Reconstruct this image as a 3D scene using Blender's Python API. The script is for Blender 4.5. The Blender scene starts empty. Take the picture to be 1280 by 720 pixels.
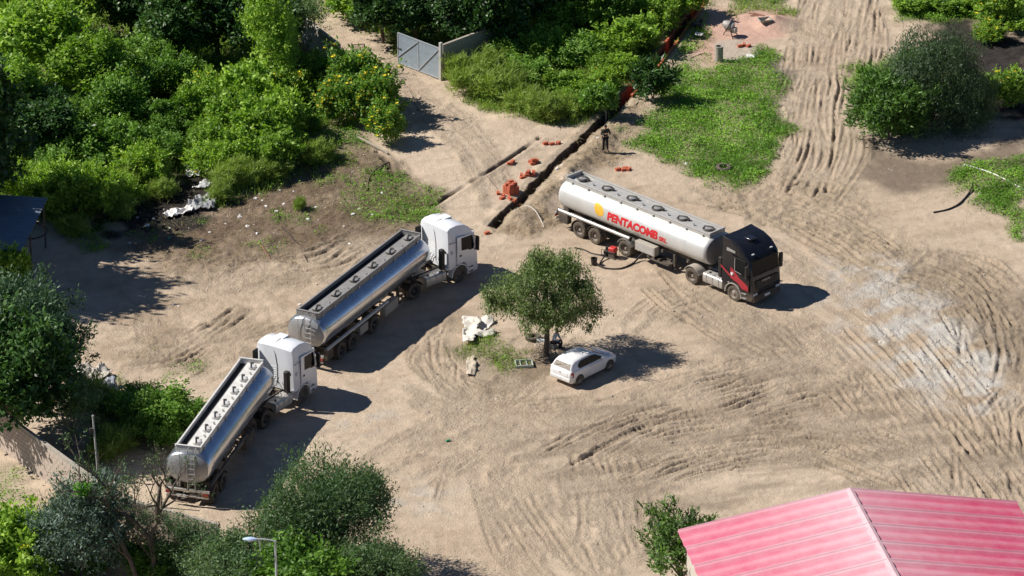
import bpy, bmesh, math, random
import numpy as np
from mathutils import Vector, Matrix, Euler

# ------------------------------------------------------------------ camera, light
PI = math.pi
W, H = 1280, 720
PITCH = math.radians(25.0); DIST = 237.0; HFOV = math.radians(14.0)
CAM = (0.0, -DIST*math.cos(PITCH), DIST*math.sin(PITCH))
FPX = (W/2)/math.tan(HFOV/2)
scene = bpy.context.scene
col = scene.collection
cd = bpy.data.cameras.new('camera'); cam = bpy.data.objects.new('camera', cd); col.objects.link(cam)
cam.location = CAM; cam.rotation_euler = (PI/2-PITCH, 0, 0)
cd.sensor_width = 36; cd.lens = 18/math.tan(HFOV/2); cd.clip_start = 1; cd.clip_end = 9000
scene.camera = cam

SUN_EL = math.radians(44.0); SUN_AZ = math.radians(7.0)
sdir = Vector((math.cos(SUN_EL)*math.cos(SUN_AZ), -math.cos(SUN_EL)*math.sin(SUN_AZ), -math.sin(SUN_EL)))
world = bpy.data.worlds.new('World'); scene.world = world; world.use_nodes = True
wn = world.node_tree.nodes; wl = world.node_tree.links
sky = wn.new('ShaderNodeTexSky'); sky.sky_type = 'NISHITA'; sky.sun_disc = False
sky.sun_elevation = SUN_EL; sky.sun_rotation = math.atan2(-sdir.x, -sdir.y)
sky.altitude = 2500; sky.air_density = 0.9; sky.dust_density = 0.0; sky.ozone_density = 5.0
bg = wn['Background']; bg.inputs['Strength'].default_value = 0.058
wl.new(sky.outputs['Color'], bg.inputs['Color'])
ld = bpy.data.lights.new('sun', 'SUN'); ld.energy = 5.0; ld.angle = math.radians(0.5); ld.color = (1.0, 0.95, 0.88)
sun = bpy.data.objects.new('sun', ld); col.objects.link(sun)
sun.rotation_euler = sdir.to_track_quat('-Z', 'Y').to_euler(); sun.location = (-60, 20, 80)
scene.view_settings.view_transform = 'Standard'; scene.view_settings.look = 'None'
scene.view_settings.gamma = 1.0; scene.view_settings.exposure = 0.36
scene.render.engine = 'CYCLES'
scene.cycles.use_denoising = True
scene.cycles.max_bounces = 6; scene.cycles.diffuse_bounces = 3; scene.cycles.glossy_bounces = 3
scene.cycles.transmission_bounces = 3; scene.cycles.transparent_max_bounces = 4

# ------------------------------------------------------------------ helpers
cp, sp_ = math.cos(PITCH), math.sin(PITCH)
def G(px, py, z=0.0):
    """pixel of the photograph -> point on the level z"""
    a = (px-W/2)/FPX; b = (H/2-py)/FPX
    d = (a, cp+b*sp_, -sp_+b*cp)
    t = (z-CAM[2])/d[2]
    return Vector((CAM[0]+d[0]*t, CAM[1]+d[1]*t, z))
def SC(px, py):
    """pixels per metre near a ground point"""
    g = G(px, py); return FPX/((g-Vector(CAM)).length)

def tag(o, label=None, cat=None, group=None, kind=None):
    if label: o['label'] = label
    if cat: o['category'] = cat
    if group: o['group'] = group
    if kind: o['kind'] = kind
    return o
def thing(name, label, cat, loc=(0, 0, 0), rz=0.0, group=None):
    o = bpy.data.objects.new(name, None); col.objects.link(o)
    o.empty_display_size = 0.2
    o.location = loc; o.rotation_euler = (0, 0, rz)
    return tag(o, label, cat, group)
def link(name, me, parent=None, loc=(0, 0, 0), rot=(0, 0, 0), scale=(1, 1, 1)):
    o = bpy.data.objects.new(name, me); col.objects.link(o)
    o.location = loc; o.rotation_euler = rot; o.scale = scale
    if parent is not None: o.parent = parent
    return o

class MB:
    def __init__(s, M=None):
        s.v = []; s.f = []; s.M = M
    def add(s, vs, fs):
        n = len(s.v)
        for p in vs:
            p = Vector(p)
            if s.M is not None: p = s.M @ p
            s.v.append(p)
        for f in fs: s.f.append([i+n for i in f])
        return s
    def box(s, c, d, R=None):
        x, y, z = d[0]/2, d[1]/2, d[2]/2
        vs = [Vector((a*x, b*y, e*z)) for a in (-1, 1) for b in (-1, 1) for e in (-1, 1)]
        if R is not None: vs = [R @ v for v in vs]
        vs = [v+Vector(c) for v in vs]
        return s.add(vs, [(0, 1, 3, 2), (4, 6, 7, 5), (0, 4, 5, 1), (2, 3, 7, 6), (0, 2, 6, 4), (1, 5, 7, 3)])
    def bar(s, a, b, w, h):
        a = Vector(a); b = Vector(b); d = b-a
        q = d.to_track_quat('X', 'Z').to_matrix()
        return s.box((a+b)/2, (d.length, w, h), q)
    def loft(s, loops, ca=True, cb=True):
        n = len(loops[0]); vs = [p for l in loops for p in l]; fs = []
        for k in range(len(loops)-1):
            for i in range(n):
                j = (i+1) % n
                fs.append((k*n+i, k*n+j, (k+1)*n+j, (k+1)*n+i))
        if ca: fs.append(tuple(range(n-1, -1, -1)))
        if cb: fs.append(tuple((len(loops)-1)*n+i for i in range(n)))
        return s.add(vs, fs)
    def cyl(s, a, b, r0, r1=None, n=12, ca=True, cb=True):
        return s.lathe(a, b, [(r0, 0.0), (r1 if r1 is not None else r0, 1.0)], n, ca, cb)
    def lathe(s, a, b, prof, n=16, ca=True, cb=True):
        a = Vector(a); b = Vector(b); d = b-a
        q = d.to_track_quat('Z', 'Y').to_matrix()
        loops = []
        for r, t in prof:
            loops.append([a+d*t+q @ Vector((r*math.cos(2*PI*i/n), r*math.sin(2*PI*i/n), 0)) for i in range(n)])
        return s.loft(loops, ca, cb)
    def tube(s, pts, r, n=6):
        pts = [Vector(p) for p in pts]; loops = []
        rs = r if isinstance(r, (list, tuple)) else [r]*len(pts)
        prev = None
        for i, p in enumerate(pts):
            t = pts[min(i+1, len(pts)-1)]-pts[max(i-1, 0)]
            if t.length < 1e-6: t = Vector((0, 0, 1))
            t.normalize()
            if prev is None:
                u = t.orthogonal().normalized()
            else:
                u = (prev-t*prev.dot(t))
                u = u.normalized() if u.length > 1e-4 else t.orthogonal().normalized()
            prev = u; w = t.cross(u)
            loops.append([p+(u*math.cos(2*PI*k/n)+w*math.sin(2*PI*k/n))*rs[i] for k in range(n)])
        return s.loft(loops)
    def mesh(s, name, mat, smooth=40, fix=True):
        me = bpy.data.meshes.new(name)
        me.from_pydata([tuple(v) for v in s.v], [], s.f); me.update()
        if fix:
            bm = bmesh.new(); bm.from_mesh(me)
            bmesh.ops.recalc_face_normals(bm, faces=bm.faces); bm.to_mesh(me); bm.free()
        if smooth:
            me.polygons.foreach_set('use_smooth', [True]*len(me.polygons))
            me.set_sharp_from_angle(angle=math.radians(smooth))
        me.materials.append(mat)
        return me
    def build(s, name, mat, parent=None, smooth=40, bevel=0.0, loc=(0, 0, 0), rot=(0, 0, 0), fix=True):
        o = link(name, s.mesh(name, mat, smooth, fix), parent, loc, rot)
        if bevel:
            m = o.modifiers.new('bevel', 'BEVEL'); m.width = bevel; m.segments = 2
            m.limit_method = 'ANGLE'; m.angle_limit = math.radians(35)
        return o

def spline(pts, n):
    """Catmull-Rom through pts, n samples"""
    P = [np.array(p, float) for p in pts]
    P = [2*P[0]-P[1]]+P+[2*P[-1]-P[-2]]
    out = []; m = len(P)-3
    for k in range(n):
        u = k/(n-1)*m; i = min(int(u), m-1); t = u-i
        a, b, c, d = P[i:i+4]
        out.append(0.5*((2*b)+(c-a)*t+(2*a-5*b+4*c-d)*t*t+(3*b-a-3*c+d)*t**3))
    return np.array(out)

def mesh_np(name, verts, quads, mat, tint=None, smooth=False):
    """fast mesh from arrays; quads (N,3) or (N,4)"""
    me = bpy.data.meshes.new(name)
    nv = len(verts); nf, k = quads.shape
    me.vertices.add(nv); me.vertices.foreach_set('co', verts.astype(np.float32).ravel())
    me.loops.add(nf*k); me.loops.foreach_set('vertex_index', quads.astype(np.int32).ravel())
    me.polygons.add(nf); me.polygons.foreach_set('loop_start', np.arange(0, nf*k, k, dtype=np.int32))
    if smooth: me.polygons.foreach_set('use_smooth', np.ones(nf, dtype=bool))
    me.update(calc_edges=True)
    if tint is not None:
        a = me.attributes.new('tint', 'FLOAT', 'POINT'); a.data.foreach_set('value', tint.astype(np.float32))
    me.materials.append(mat)
    return me

# ------------------------------------------------------------------ noise
_rt = np.random.RandomState(7).rand(512, 512)
def vnoise(x, y, seed=0):
    x = x+seed*17.31; y = y+seed*9.77
    ix = np.floor(x).astype(np.int64); iy = np.floor(y).astype(np.int64)
    fx = x-ix; fy = y-iy
    fx = fx*fx*(3-2*fx); fy = fy*fy*(3-2*fy)
    a = _rt[ix & 511, iy & 511]; b = _rt[(ix+1) & 511, iy & 511]
    c = _rt[ix & 511, (iy+1) & 511]; d = _rt[(ix+1) & 511, (iy+1) & 511]
    return (a*(1-fx)+b*fx)*(1-fy)+(c*(1-fx)+d*fx)*fy
def fbm(x, y, f, o=4, seed=0, g=0.5):
    r = 0; a = 1; t = 0
    for k in range(o):
        r = r+a*vnoise(x*f, y*f, seed+k*3); t += a; a *= g; f *= 2.03
    return r/t

# ------------------------------------------------------------------ materials
MATS = {}
def nodes_of(name):
    m = bpy.data.materials.new(name); m.use_nodes = True
    nt = m.node_tree; return m, nt, nt.nodes['Principled BSDF'], nt.nodes, nt.links
def mat(name, c, rough=0.6, metal=0.0, var=0.12, scale=6.0, dirt=0.0, dirtcol=(0.36, 0.27, 0.18), bump=0.0, spec=0.5, dirt_low=None, coat=0.0):
    """painted / metal / cloth surface: uneven colour, patchy dust, rough variation"""
    if name in MATS: return MATS[name]
    m, nt, b, N, L = nodes_of(name)
    tc = N.new('ShaderNodeTexCoord')
    n1 = N.new('ShaderNodeTexNoise'); n1.inputs['Scale'].default_value = scale; n1.inputs['Detail'].default_value = 6
    L.new(tc.outputs['Object'], n1.inputs['Vector'])
    hsv = N.new('ShaderNodeMapRange'); hsv.inputs['From Min'].default_value = 0.3; hsv.inputs['From Max'].default_value = 0.7
    hsv.inputs['To Min'].default_value = 1-var; hsv.inputs['To Max'].default_value = 1+var
    L.new(n1.outputs['Fac'], hsv.inputs['Value'])
    mul = N.new('ShaderNodeVectorMath'); mul.operation = 'SCALE'; mul.inputs[0].default_value = c
    L.new(hsv.outputs['Result'], mul.inputs['Scale'])
    out = mul.outputs['Vector']
    b.inputs['Roughness'].default_value = rough; b.inputs['Metallic'].default_value = metal
    b.inputs['Specular IOR Level'].default_value = spec
    if coat: b.inputs['Coat Weight'].default_value = coat; b.inputs['Coat Roughness'].default_value = 0.08
    if dirt > 0 or dirt_low is not None:
        n2 = N.new('ShaderNodeTexNoise'); n2.inputs['Scale'].default_value = scale*0.5; n2.inputs['Detail'].default_value = 8
        n2.inputs['Roughness'].default_value = 0.7
        L.new(tc.outputs['Object'], n2.inputs['Vector'])
        mr = N.new('ShaderNodeMapRange'); mr.inputs['From Min'].default_value = 0.45; mr.inputs['From Max'].default_value = 0.75
        mr.inputs['To Min'].default_value = dirt*0.25; mr.inputs['To Max'].default_value = dirt
        L.new(n2.outputs['Fac'], mr.inputs['Value'])
        fac = mr.outputs['Result']
        if dirt_low is not None:   # road dust thrown up from the wheels: strongest near the ground
            z0, z1, amt = dirt_low
            sx = N.new('ShaderNodeSeparateXYZ'); L.new(tc.outputs['Object'], sx.inputs[0])
            m2 = N.new('ShaderNodeMapRange'); m2.inputs['From Min'].default_value = z0; m2.inputs['From Max'].default_value = z1
            m2.inputs['To Min'].default_value = amt; m2.inputs['To Max'].default_value = 0
            L.new(sx.outputs['Z'], m2.inputs['Value'])
            ad = N.new('ShaderNodeMath'); ad.operation = 'ADD'; ad.use_clamp = True
            L.new(fac, ad.inputs[0]); L.new(m2.outputs['Result'], ad.inputs[1]); fac = ad.outputs[0]
        mx = N.new('ShaderNodeMix'); mx.data_type = 'RGBA'; mx.inputs['B'].default_value = (*dirtcol, 1)
        L.new(fac, mx.inputs['Factor']); L.new(out, mx.inputs['A']); out = mx.outputs['Result']
        r2 = N.new('ShaderNodeMapRange'); r2.inputs['To Min'].default_value = rough; r2.inputs['To Max'].default_value = 0.85
        L.new(fac, r2.inputs['Value']); L.new(r2.outputs['Result'], b.inputs['Roughness'])
        if metal > 0:
            r3 = N.new('ShaderNodeMapRange'); r3.inputs['To Min'].default_value = metal; r3.inputs['To Max'].default_value = 0
            L.new(fac, r3.inputs['Value']); L.new(r3.outputs['Result'], b.inputs['Metallic'])
    L.new(out, b.inputs['Base Color'])
    if bump:
        bp = N.new('ShaderNodeBump'); bp.inputs['Strength'].default_value = bump; bp.inputs['Distance'].default_value = 0.02
        n3 = N.new('ShaderNodeTexNoise'); n3.inputs['Scale'].default_value = scale*3; n3.inputs['Detail'].default_value = 5
        L.new(tc.outputs['Object'], n3.inputs['Vector']); L.new(n3.outputs['Fac'], bp.inputs['Height']); L.new(bp.outputs[0], b.inputs['Normal'])
    MATS[name] = m
    return m
def leaf_mat(name, dark, mid, light, trans=0.3, rough=0.5):
    if name in MATS: return MATS[name]
    m, nt, b, N, L = nodes_of(name)
    at = N.new('ShaderNodeAttribute'); at.attribute_name = 'tint'
    oi = N.new('ShaderNodeObjectInfo')
    ad = N.new('ShaderNodeMath'); ad.operation = 'MULTIPLY_ADD'; ad.inputs[1].default_value = 0.24; ad.inputs[2].default_value = -0.12
    L.new(oi.outputs['Random'], ad.inputs[0])
    ad2 = N.new('ShaderNodeMath'); ad2.operation = 'ADD'; L.new(at.outputs['Fac'], ad2.inputs[0]); L.new(ad.outputs[0], ad2.inputs[1])
    cr = N.new('ShaderNodeValToRGB'); cr.color_ramp.elements[0].color = (*dark, 1); cr.color_ramp.elements[1].color = (*light, 1)
    cr.color_ramp.elements[0].position = 0.05; cr.color_ramp.elements[1].position = 0.95
    e = cr.color_ramp.elements.new(0.5); e.color = (*mid, 1)
    L.new(ad2.outputs[0], cr.inputs['Fac']); L.new(cr.outputs['Color'], b.inputs['Base Color'])
    b.inputs['Roughness'].default_value = rough; b.inputs['Specular IOR Level'].default_value = 0.35
    tr = N.new('ShaderNodeBsdfTranslucent'); 
    g = N.new('ShaderNodeVectorMath'); g.operation = 'MULTIPLY'; g.inputs[1].default_value = (1.15, 1.25, 0.5)
    L.new(cr.outputs['Color'], g.inputs[0]); L.new(g.outputs[0], tr.inputs['Color'])
    mx = N.new('ShaderNodeMixShader'); mx.inputs[0].default_value = trans
    L.new(b.outputs[0], mx.inputs[1]); L.new(tr.outputs[0], mx.inputs[2])
    L.new(mx.outputs[0], N['Material Output'].inputs['Surface'])
    MATS[name] = m
    return m

# ------------------------------------------------------------------ ground
FX0, FX1, DX = -36.0, 36.0, 0.09
FY0, FY1, DY = -37.0, 48.0, 0.12
def axis(a, b, st):
    inner = np.arange(a, b+1e-6, st)
    g = []; d = st*3; x = inner[-1]
    while x < 4200: x += d; g.append(x); d *= 1.35
    h = []; d = st*3; x = inner[0]
    while x > -4200: x -= d; h.append(x); d *= 1.35
    return np.array(h[::-1]+list(inner)+g), len(h), len(inner)
XS, OX, NX = axis(FX0, FX1, DX)
YS, OY, NY = axis(FY0, FY1, DY)
GX, GY = np.meshgrid(XS, YS)         # rows = y
HT = np.zeros_like(GX); COL = np.zeros(GX.shape+(3,)); GREEN = np.zeros_like(GX); TALL = np.zeros_like(GX)
wx = (fbm(GX, GY, 0.45, 4, 1)-0.5); wy = (fbm(GX, GY, 0.45, 4, 5)-0.5)
def pmask(poly, soft=0.8, warp=1.6):
    P = np.array([G(*p)[:2] for p in poly])
    x0, y0 = P.min(0)-4; x1, y1 = P.max(0)+4
    i0, i1 = np.searchsorted(YS, [y0, y1]); j0, j1 = np.searchsorted(XS, [x0, x1])
    M = np.zeros_like(GX)
    X = GX[i0:i1, j0:j1]+wx[i0:i1, j0:j1]*warp*2; Y = GY[i0:i1, j0:j1]+wy[i0:i1, j0:j1]*warp*2.6
    ins = np.zeros(X.shape, bool); D = np.full(X.shape, 1e9)
    n = len(P)
    for k in range(n):
        a = P[k]; b = P[(k+1) % n]; e = b-a
        t = np.clip(((X-a[0])*e[0]+(Y-a[1])*e[1])/(e@e+1e-9), 0, 1)
        D = np.minimum(D, (X-a[0]-t*e[0])**2+(Y-a[1]-t*e[1])**2)
        c = ((a[1] > Y) != (b[1] > Y)) & (X < (b[0]-a[0])*(Y-a[1])/(b[1]-a[1]+1e-12)+a[0])
        ins ^= c
    D = np.sqrt(D)*np.where(ins, 1, -1)
    t = np.clip(D/soft*0.5+0.5, 0, 1)
    M[i0:i1, j0:j1] = t*t*(3-2*t)
    return M
def line_dist(pts):
    """distance to a pixel polyline and the parameter along it, full grid window"""
    P = np.array([G(*p)[:2] for p in pts])
    x0, y0 = P.min(0)-4; x1, y1 = P.max(0)+4
    i0, i1 = np.searchsorted(YS, [y0, y1]); j0, j1 = np.searchsorted(XS, [x0, x1])
    X = GX[i0:i1, j0:j1]; Y = GY[i0:i1, j0:j1]
    D = np.full(X.shape, 1e9); S = np.zeros(X.shape)
    for k in range(len(P)-1):
        a = P[k]; e = P[k+1]-a
        t = np.clip(((X-a[0])*e[0]+(Y-a[1])*e[1])/(e@e), 0, 1)
        dd = np.hypot(X-a[0]-t*e[0], Y-a[1]-t*e[1])
        sg = np.sign((X-a[0])*e[1]-(Y-a[1])*e[0])
        q = dd < np.abs(D); D = np.where(q, dd*sg, D); S = np.where(q, k+t, S)
    return (slice(i0, i1), slice(j0, j1)), D, S
def sstep(a, b, x):
    t = np.clip((x-a)/(b-a), 0, 1); return t*t*(3-2*t)
def mixc(M, c, k=1.0):
    global COL
    COL = COL*(1-M[..., None]*k)+np.array(c)*(M[..., None]*k)

n_big = fbm(GX, GY, 0.10, 4, 11); n_mid = fbm(GX, GY, 0.55, 4, 12); n_fin = fbm(GX, GY, 2.6, 3, 13)
base = np.clip((n_big-0.35)*2.2, 0, 1)*0.6+np.clip((n_mid-0.3)*2.0, 0, 1)*0.4
COL = np.array((0.50, 0.392, 0.285))*(1-base[..., None])+np.array((0.62, 0.50, 0.375))*base[..., None]
streak = fbm(GX*0.35+GY*0.25, GY*1.6-GX*0.5, 0.9, 4, 14); streak2 = fbm(GX*1.3+GY*0.8, GY*0.5-GX*0.35, 0.8, 4, 15)
sk = np.clip((streak-0.52)*5, 0, 1)*0.5+np.clip((streak2-0.54)*5, 0, 1)*0.4
COL = COL*(1-0.24*sk[..., None]*np.array((0.9, 1.0, 1.05)))
HT += (streak-0.5)*0.05
HT += (n_big-0.5)*0.35+(n_mid-0.5)*0.06+(n_fin-0.5)*0.025

# soils
Z_brown = pmask([(170, 275), (215, 245), (300, 235), (380, 200), (440, 165), (500, 210), (545, 255), (520, 300), (430, 300), (330, 335), (200, 340), (150, 310)], 1.2)
mixc(Z_brown*np.clip(0.35+n_mid*1.1, 0, 1), (0.16, 0.112, 0.075), 0.95)
Z_left = pmask([(140, 300), (400, 320), (420, 360), (330, 450), (150, 460), (120, 400)], 1.5)
mixc(Z_left*np.clip((n_mid-0.3)*2.4, 0, 1), (0.33, 0.245, 0.165), 0.75)
Z_spoil = pmask([(630, 290), (700, 195), (750, 150), (785, 130), (790, 200), (740, 215), (700, 225), (690, 270), (650, 292)], 0.8)
mixc(Z_spoil, (0.33, 0.25, 0.165), 0.85)
Z_ridge = pmask([(880, 245), (985, 215), (1060, 225), (1130, 300), (1240, 350), (1290, 400), (1290, 480), (1200, 440), (1120, 370), (1040, 310), (930, 280)], 1.3)
mixc(Z_ridge*np.clip(0.2+n_mid, 0, 1), (0.37, 0.285, 0.19), 0.7)
Z_field = pmask([(640, 560), (760, 505), (900, 470), (1010, 455), (1130, 510), (1290, 560), (1290, 640), (1060, 615), (860, 655), (700, 640)], 1.6)
mixc(Z_field*np.clip((streak-0.3)*2.4, 0, 1), (0.31, 0.245, 0.178), 0.8)
Z_field2 = pmask([(830, 340), (900, 385), (1010, 420), (980, 460), (880, 430), (820, 385)], 1.3)
mixc(Z_field2*np.clip((n_mid-0.2)*2, 0, 1), (0.31, 0.245, 0.178), 0.75)
Z_gravel = pmask([(1040, 330), (1110, 328), (1165, 375), (1235, 430), (1270, 490), (1220, 510), (1130, 475), (1050, 410)], 1.8)
gv = Z_gravel*np.clip((fbm(GX, GY, 0.9, 4, 31)-0.36)*3.5, 0, 1)
mixc(gv, (0.60, 0.57, 0.52), 0.85)
Z_gr2 = np.maximum(pmask([(410, 480), (500, 480), (490, 540), (420, 545)], 1.2), pmask([(480, 600), (560, 590), (560, 640), (480, 635)], 1.2))
gv2 = Z_gr2*np.clip((fbm(GX, GY, 0.9, 3, 33)-0.4)*4, 0, 1)
mixc(gv2, (0.48, 0.44, 0.38), 0.6)
Z_pink = pmask([(868, 20), (900, 8), (985, 12), (982, 48), (930, 58), (900, 82), (862, 66)], 0.6, 0.8)
mixc(Z_pink, (0.58, 0.37, 0.29), 0.9)
Z_slab = pmask([(888, 48), (925, 45), (950, 62), (925, 78), (895, 76)], 0.4, 0.8)
mixc(Z_slab, (0.46, 0.41, 0.33), 0.8)
Z_black = np.maximum(pmask([(1185, 20), (1290, 55), (1290, 150), (1200, 140), (1170, 60)], 1.2), pmask([(222, 180), (265, 190), (275, 240), (245, 285), (150, 285), (100, 295), (190, 255), (225, 240)], 0.7))
mixc(np.clip(Z_black*(0.9+n_mid*0.9), 0, 1), (0.03, 0.026, 0.025), 0.97)
Z_ash = pmask([(965, 75), (1000, 90), (985, 130), (960, 110)], 0.5)
mixc(Z_ash, (0.13, 0.115, 0.105), 0.8)
Z_damp = pmask([(560, 390), (600, 385), (640, 440), (640, 480), (600, 495), (570, 440)], 0.6)
mixc(Z_damp*0.5, (0.24, 0.19, 0.13), 0.8)
Z_damp2 = pmask([(630, 445), (690, 440), (700, 462), (650, 470), (630, 465)], 0.6)
mixc(Z_damp2, (0.23, 0.17, 0.115), 0.8)
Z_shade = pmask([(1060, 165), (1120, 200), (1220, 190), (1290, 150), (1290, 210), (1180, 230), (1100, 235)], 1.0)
mixc(Z_shade*0.9, (0.15, 0.115, 0.085), 0.85)  # shade beside the feathery tree, painted dark into the ground colour
Z_slabL = pmask([(45, 268), (85, 268), (80, 300), (60, 325), (30, 330)], 0.2, 0.2)
mixc(Z_slabL, (0.50, 0.44, 0.36), 0.95)

Z_dk = pmask([(1120, 320), (1200, 325), (1290, 370), (1290, 480), (1240, 450), (1200, 395), (1130, 345)], 0.9)
mixc(Z_dk*np.clip(0.3+n_mid, 0, 1), (0.25, 0.195, 0.14), 0.75)
# grass and ground cover (density, height)
def green(poly, dens, tall, soft=0.9, warp=1.8):
    global GREEN, TALL
    m = pmask(poly, soft, warp)*dens
    TALL = np.where(m > GREEN, tall, TALL); GREEN = np.maximum(GREEN, m)
green([(-120, -60), (395, -60), (385, 60), (410, 110), (430, 150), (375, 205), (300, 255), (262, 260), (258, 215), (225, 200), (205, 250), (150, 272), (60, 285), (-120, 290)], 1.0, 0.55)
green([(430, -60), (905, -60), (862, 20), (790, 108), (745, 148), (690, 165), (640, 145), (575, 120), (545, 85), (470, 40), (420, 10)], 1.0, 0.5)
green([(850, 75), (905, 78), (965, 62), (985, 105), (978, 190), (930, 238), (860, 218), (800, 190), (790, 150), (815, 125), (845, 100)], 0.95, 0.2)
green([(835, 30), (870, 15), (868, 60), (840, 70)], 0.8, 0.25)
green([(915, -20), (990, -20), (985, 10), (930, 14)], 0.9, 0.3)
green([(1105, -60), (1300, -60), (1300, 30), (1230, 30), (1180, 25), (1130, 30)], 1.0, 0.25)
green([(1065, 95), (1110, 70), (1160, 60), (1180, 120), (1120, 170), (1080, 160)], 0.9, 0.25)
green([(1195, 95), (1240, 95), (1235, 140), (1200, 140)], 0.8, 0.25)
green([(1175, 215), (1290, 195), (1290, 305), (1262, 275), (1230, 250)], 0.9, 0.2)
green([(375, 150), (440, 155), (450, 180), (400, 185)], 0.75, 0.2)
green([(360, 185), (420, 180), (445, 205), (400, 235), (360, 225)], 0.5, 0.3)
green([(440, 215), (500, 225), (540, 250), (520, 275), (470, 285), (440, 255)], 0.45, 0.2)
green([(580, 425), (625, 415), (642, 450), (600, 465)], 0.75, 0.3)
green([(490, 260), (545, 245), (540, 270), (495, 285)], 0.55, 0.2)
green([(-20, 600), (60, 585), (50, 640), (-20, 640)], 0.3, 0.15)
green([(-80, 640), (60, 650), (60, 760), (-80, 760)], 0.9, 0.4)
green([(150, 500), (230, 500), (240, 545), (170, 560), (120, 540)], 0.6, 0.25)
green([(80, 285), (140, 280), (150, 300), (100, 315)], 0.6, 0.2)
spk = np.clip((fbm(GX, GY, 0.7, 3, 41)-0.5)*5, 0, 1)*pmask([(150, 285), (330, 240), (450, 190), (520, 260), (400, 310), (200, 330)], 1.0)*0.35
TALL = np.where(spk > GREEN, 0.15, TALL); GREEN = np.maximum(GREEN, spk)
spk = np.clip((fbm(GX, GY, 0.6, 3, 45)-0.55)*5, 0, 1)*pmask([(120, 420), (330, 470), (240, 560), (120, 540)], 1.0)*0.3
TALL = np.where(spk > GREEN, 0.12, TALL); GREEN = np.maximum(GREEN, spk)
out = sstep(38, 60, np.maximum(np.abs(GX), np.abs(GY-8)*0.9))*np.clip(n_big*2-0.4, 0, 1)   # beyond the frame: rough pasture
patch = np.clip((fbm(GX, GY, 0.7, 4, 47)-0.36)*4.2, 0, 1)
GREEN *= np.where(TALL > 0.35, 0.5+0.5*patch, 0.6+0.4*patch)
mixc(np.clip(GREEN*1.1, 0, 1), (0.075, 0.11, 0.03), 0.85)
mixc(out, (0.10, 0.13, 0.045), 0.8)
HT += GREEN*0.05*n_fin

# wheel ruts, pressed in sample by sample
RUT = np.zeros_like(GX); RUTN = np.zeros_like(GX); CHURN = np.zeros_like(GX)
rr = np.random.RandomState(3)
def rut(px_pts, depth=0.05, tread=0.5, half=0.17, off=0.0, t0=0.0, t1=1.0, wob=0.25, seed=0):
    P = np.array([G(*p)[:2] for p in px_pts])
    C = spline(P, 400)
    seg = np.hypot(*np.diff(C, axis=0).T); s = np.concatenate([[0], np.cumsum(seg)]); Lt = s[-1]
    q = np.arange(t0*Lt, t1*Lt, 0.045)
    if len(q) < 4: return
    x = np.interp(q, s, C[:, 0]); y = np.interp(q, s, C[:, 1])
    tx = np.gradient(x); ty = np.gradient(y); l = np.hypot(tx, ty)+1e-9; nx, ny = -ty/l, tx/l
    o = off+wob*0.4*(vnoise(q*0.14, q*0, seed)-0.5)*2
    fade = np.clip(np.minimum(q-q[0], q[-1]-q)/0.9, 0, 1)*(0.35+1.1*vnoise(q*0.35, q*0+3, seed))
    for t in np.arange(-half*2.1, half*2.1, 0.035):
        at = abs(t)
        if at < half: h = -1.0+tread*np.sign(np.sin(2*PI*q/0.36+at*16))*0.6
        else: h = 0.85*(1-abs(at-half*1.45)/(half*0.7))
        h = np.maximum(h, -1.4)*depth*fade if at < half else np.maximum(h, 0)*depth*fade
        jx = np.rint((x+nx*(o+t)-FX0)/DX).astype(int)+OX; iy = np.rint((y+ny*(o+t)-FY0)/DY).astype(int)+OY
        ok = (jx > OX) & (jx < OX+NX) & (iy > OY) & (iy < OY+NY)
        np.add.at(RUT, (iy[ok], jx[ok]), np.broadcast_to(h, q.shape)[ok]); np.add.at(RUTN, (iy[ok], jx[ok]), 1)
def ruts(px_pts, n, spread, depth=0.05, tread=0.5, pair=True, minlen=0.25, seed=0):
    r = np.random.RandomState(seed+100)
    for k in range(n):
        o = (r.rand()-0.5)*2*spread; a = r.rand()*(1-minlen)*0.9; b = min(1, a+minlen+r.rand()*(1-minlen))
        jit = [(p[0]+r.randn()*7, p[1]+r.randn()*4) for p in px_pts]
        d = depth*(0.6+0.8*r.rand())
        rut(jit, d*1.1, tread*(r.rand() < 0.55), 0.08+0.08*r.rand(), o, a, b, 0.5, seed*31+k)
        
        for q_ in range(3): rut([(p[0]+r.randn()*9, p[1]+r.randn()*5) for p in px_pts], d*0.75, tread*(r.rand() < 0.6), 0.055+0.05*r.rand(), (r.rand()-0.5)*2*spread, r.rand()*0.7, 0.4+r.rand()*0.6, 0.5, seed*37+k+q_*91)
        if pair and r.rand() < 0.8: rut(jit, d, tread, 0.15, o+1.9*(1 if o < 0 else -1), a, b, 0.3, seed*31+k)
ruts([(1060, -20), (1045, 60), (1030, 130), (1020, 190), (1000, 240)], 14, 2.6, 0.06, 0.15, False, 0.2, 1)
ruts([(1085, -10), (1072, 60), (1060, 120)], 7, 1.5, 0.12, 0.1, False, 0.3, 2)
ruts([(1100, 320), (1160, 325), (1225, 345), (1275, 395), (1285, 470), (1250, 520)], 11, 1.5, 0.085, 0.7, True, 0.3, 3)
ruts([(1130, 325), (1200, 335), (1262, 372), (1285, 430), (1275, 500)], 9, 0.9, 0.10, 0.8, True, 0.5, 25)
ruts([(1110, 345), (1170, 360), (1215, 395), (1235, 450)], 8, 1.2, 0.08, 0.7, False, 0.3, 4)
ruts([(690, 575), (790, 525), (890, 495), (1000, 472), (1110, 478)], 17, 3.4, 0.105, 0.8, True, 0.25, 5)
ruts([(720, 610), (820, 565), (930, 540), (1040, 545), (1160, 585)], 17, 3.4, 0.105, 0.8, True, 0.25, 6)
ruts([(960, 385), (1030, 440), (1100, 520), (1180, 620)], 9, 1.8, 0.06, 0.4, True, 0.3, 7)
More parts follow.
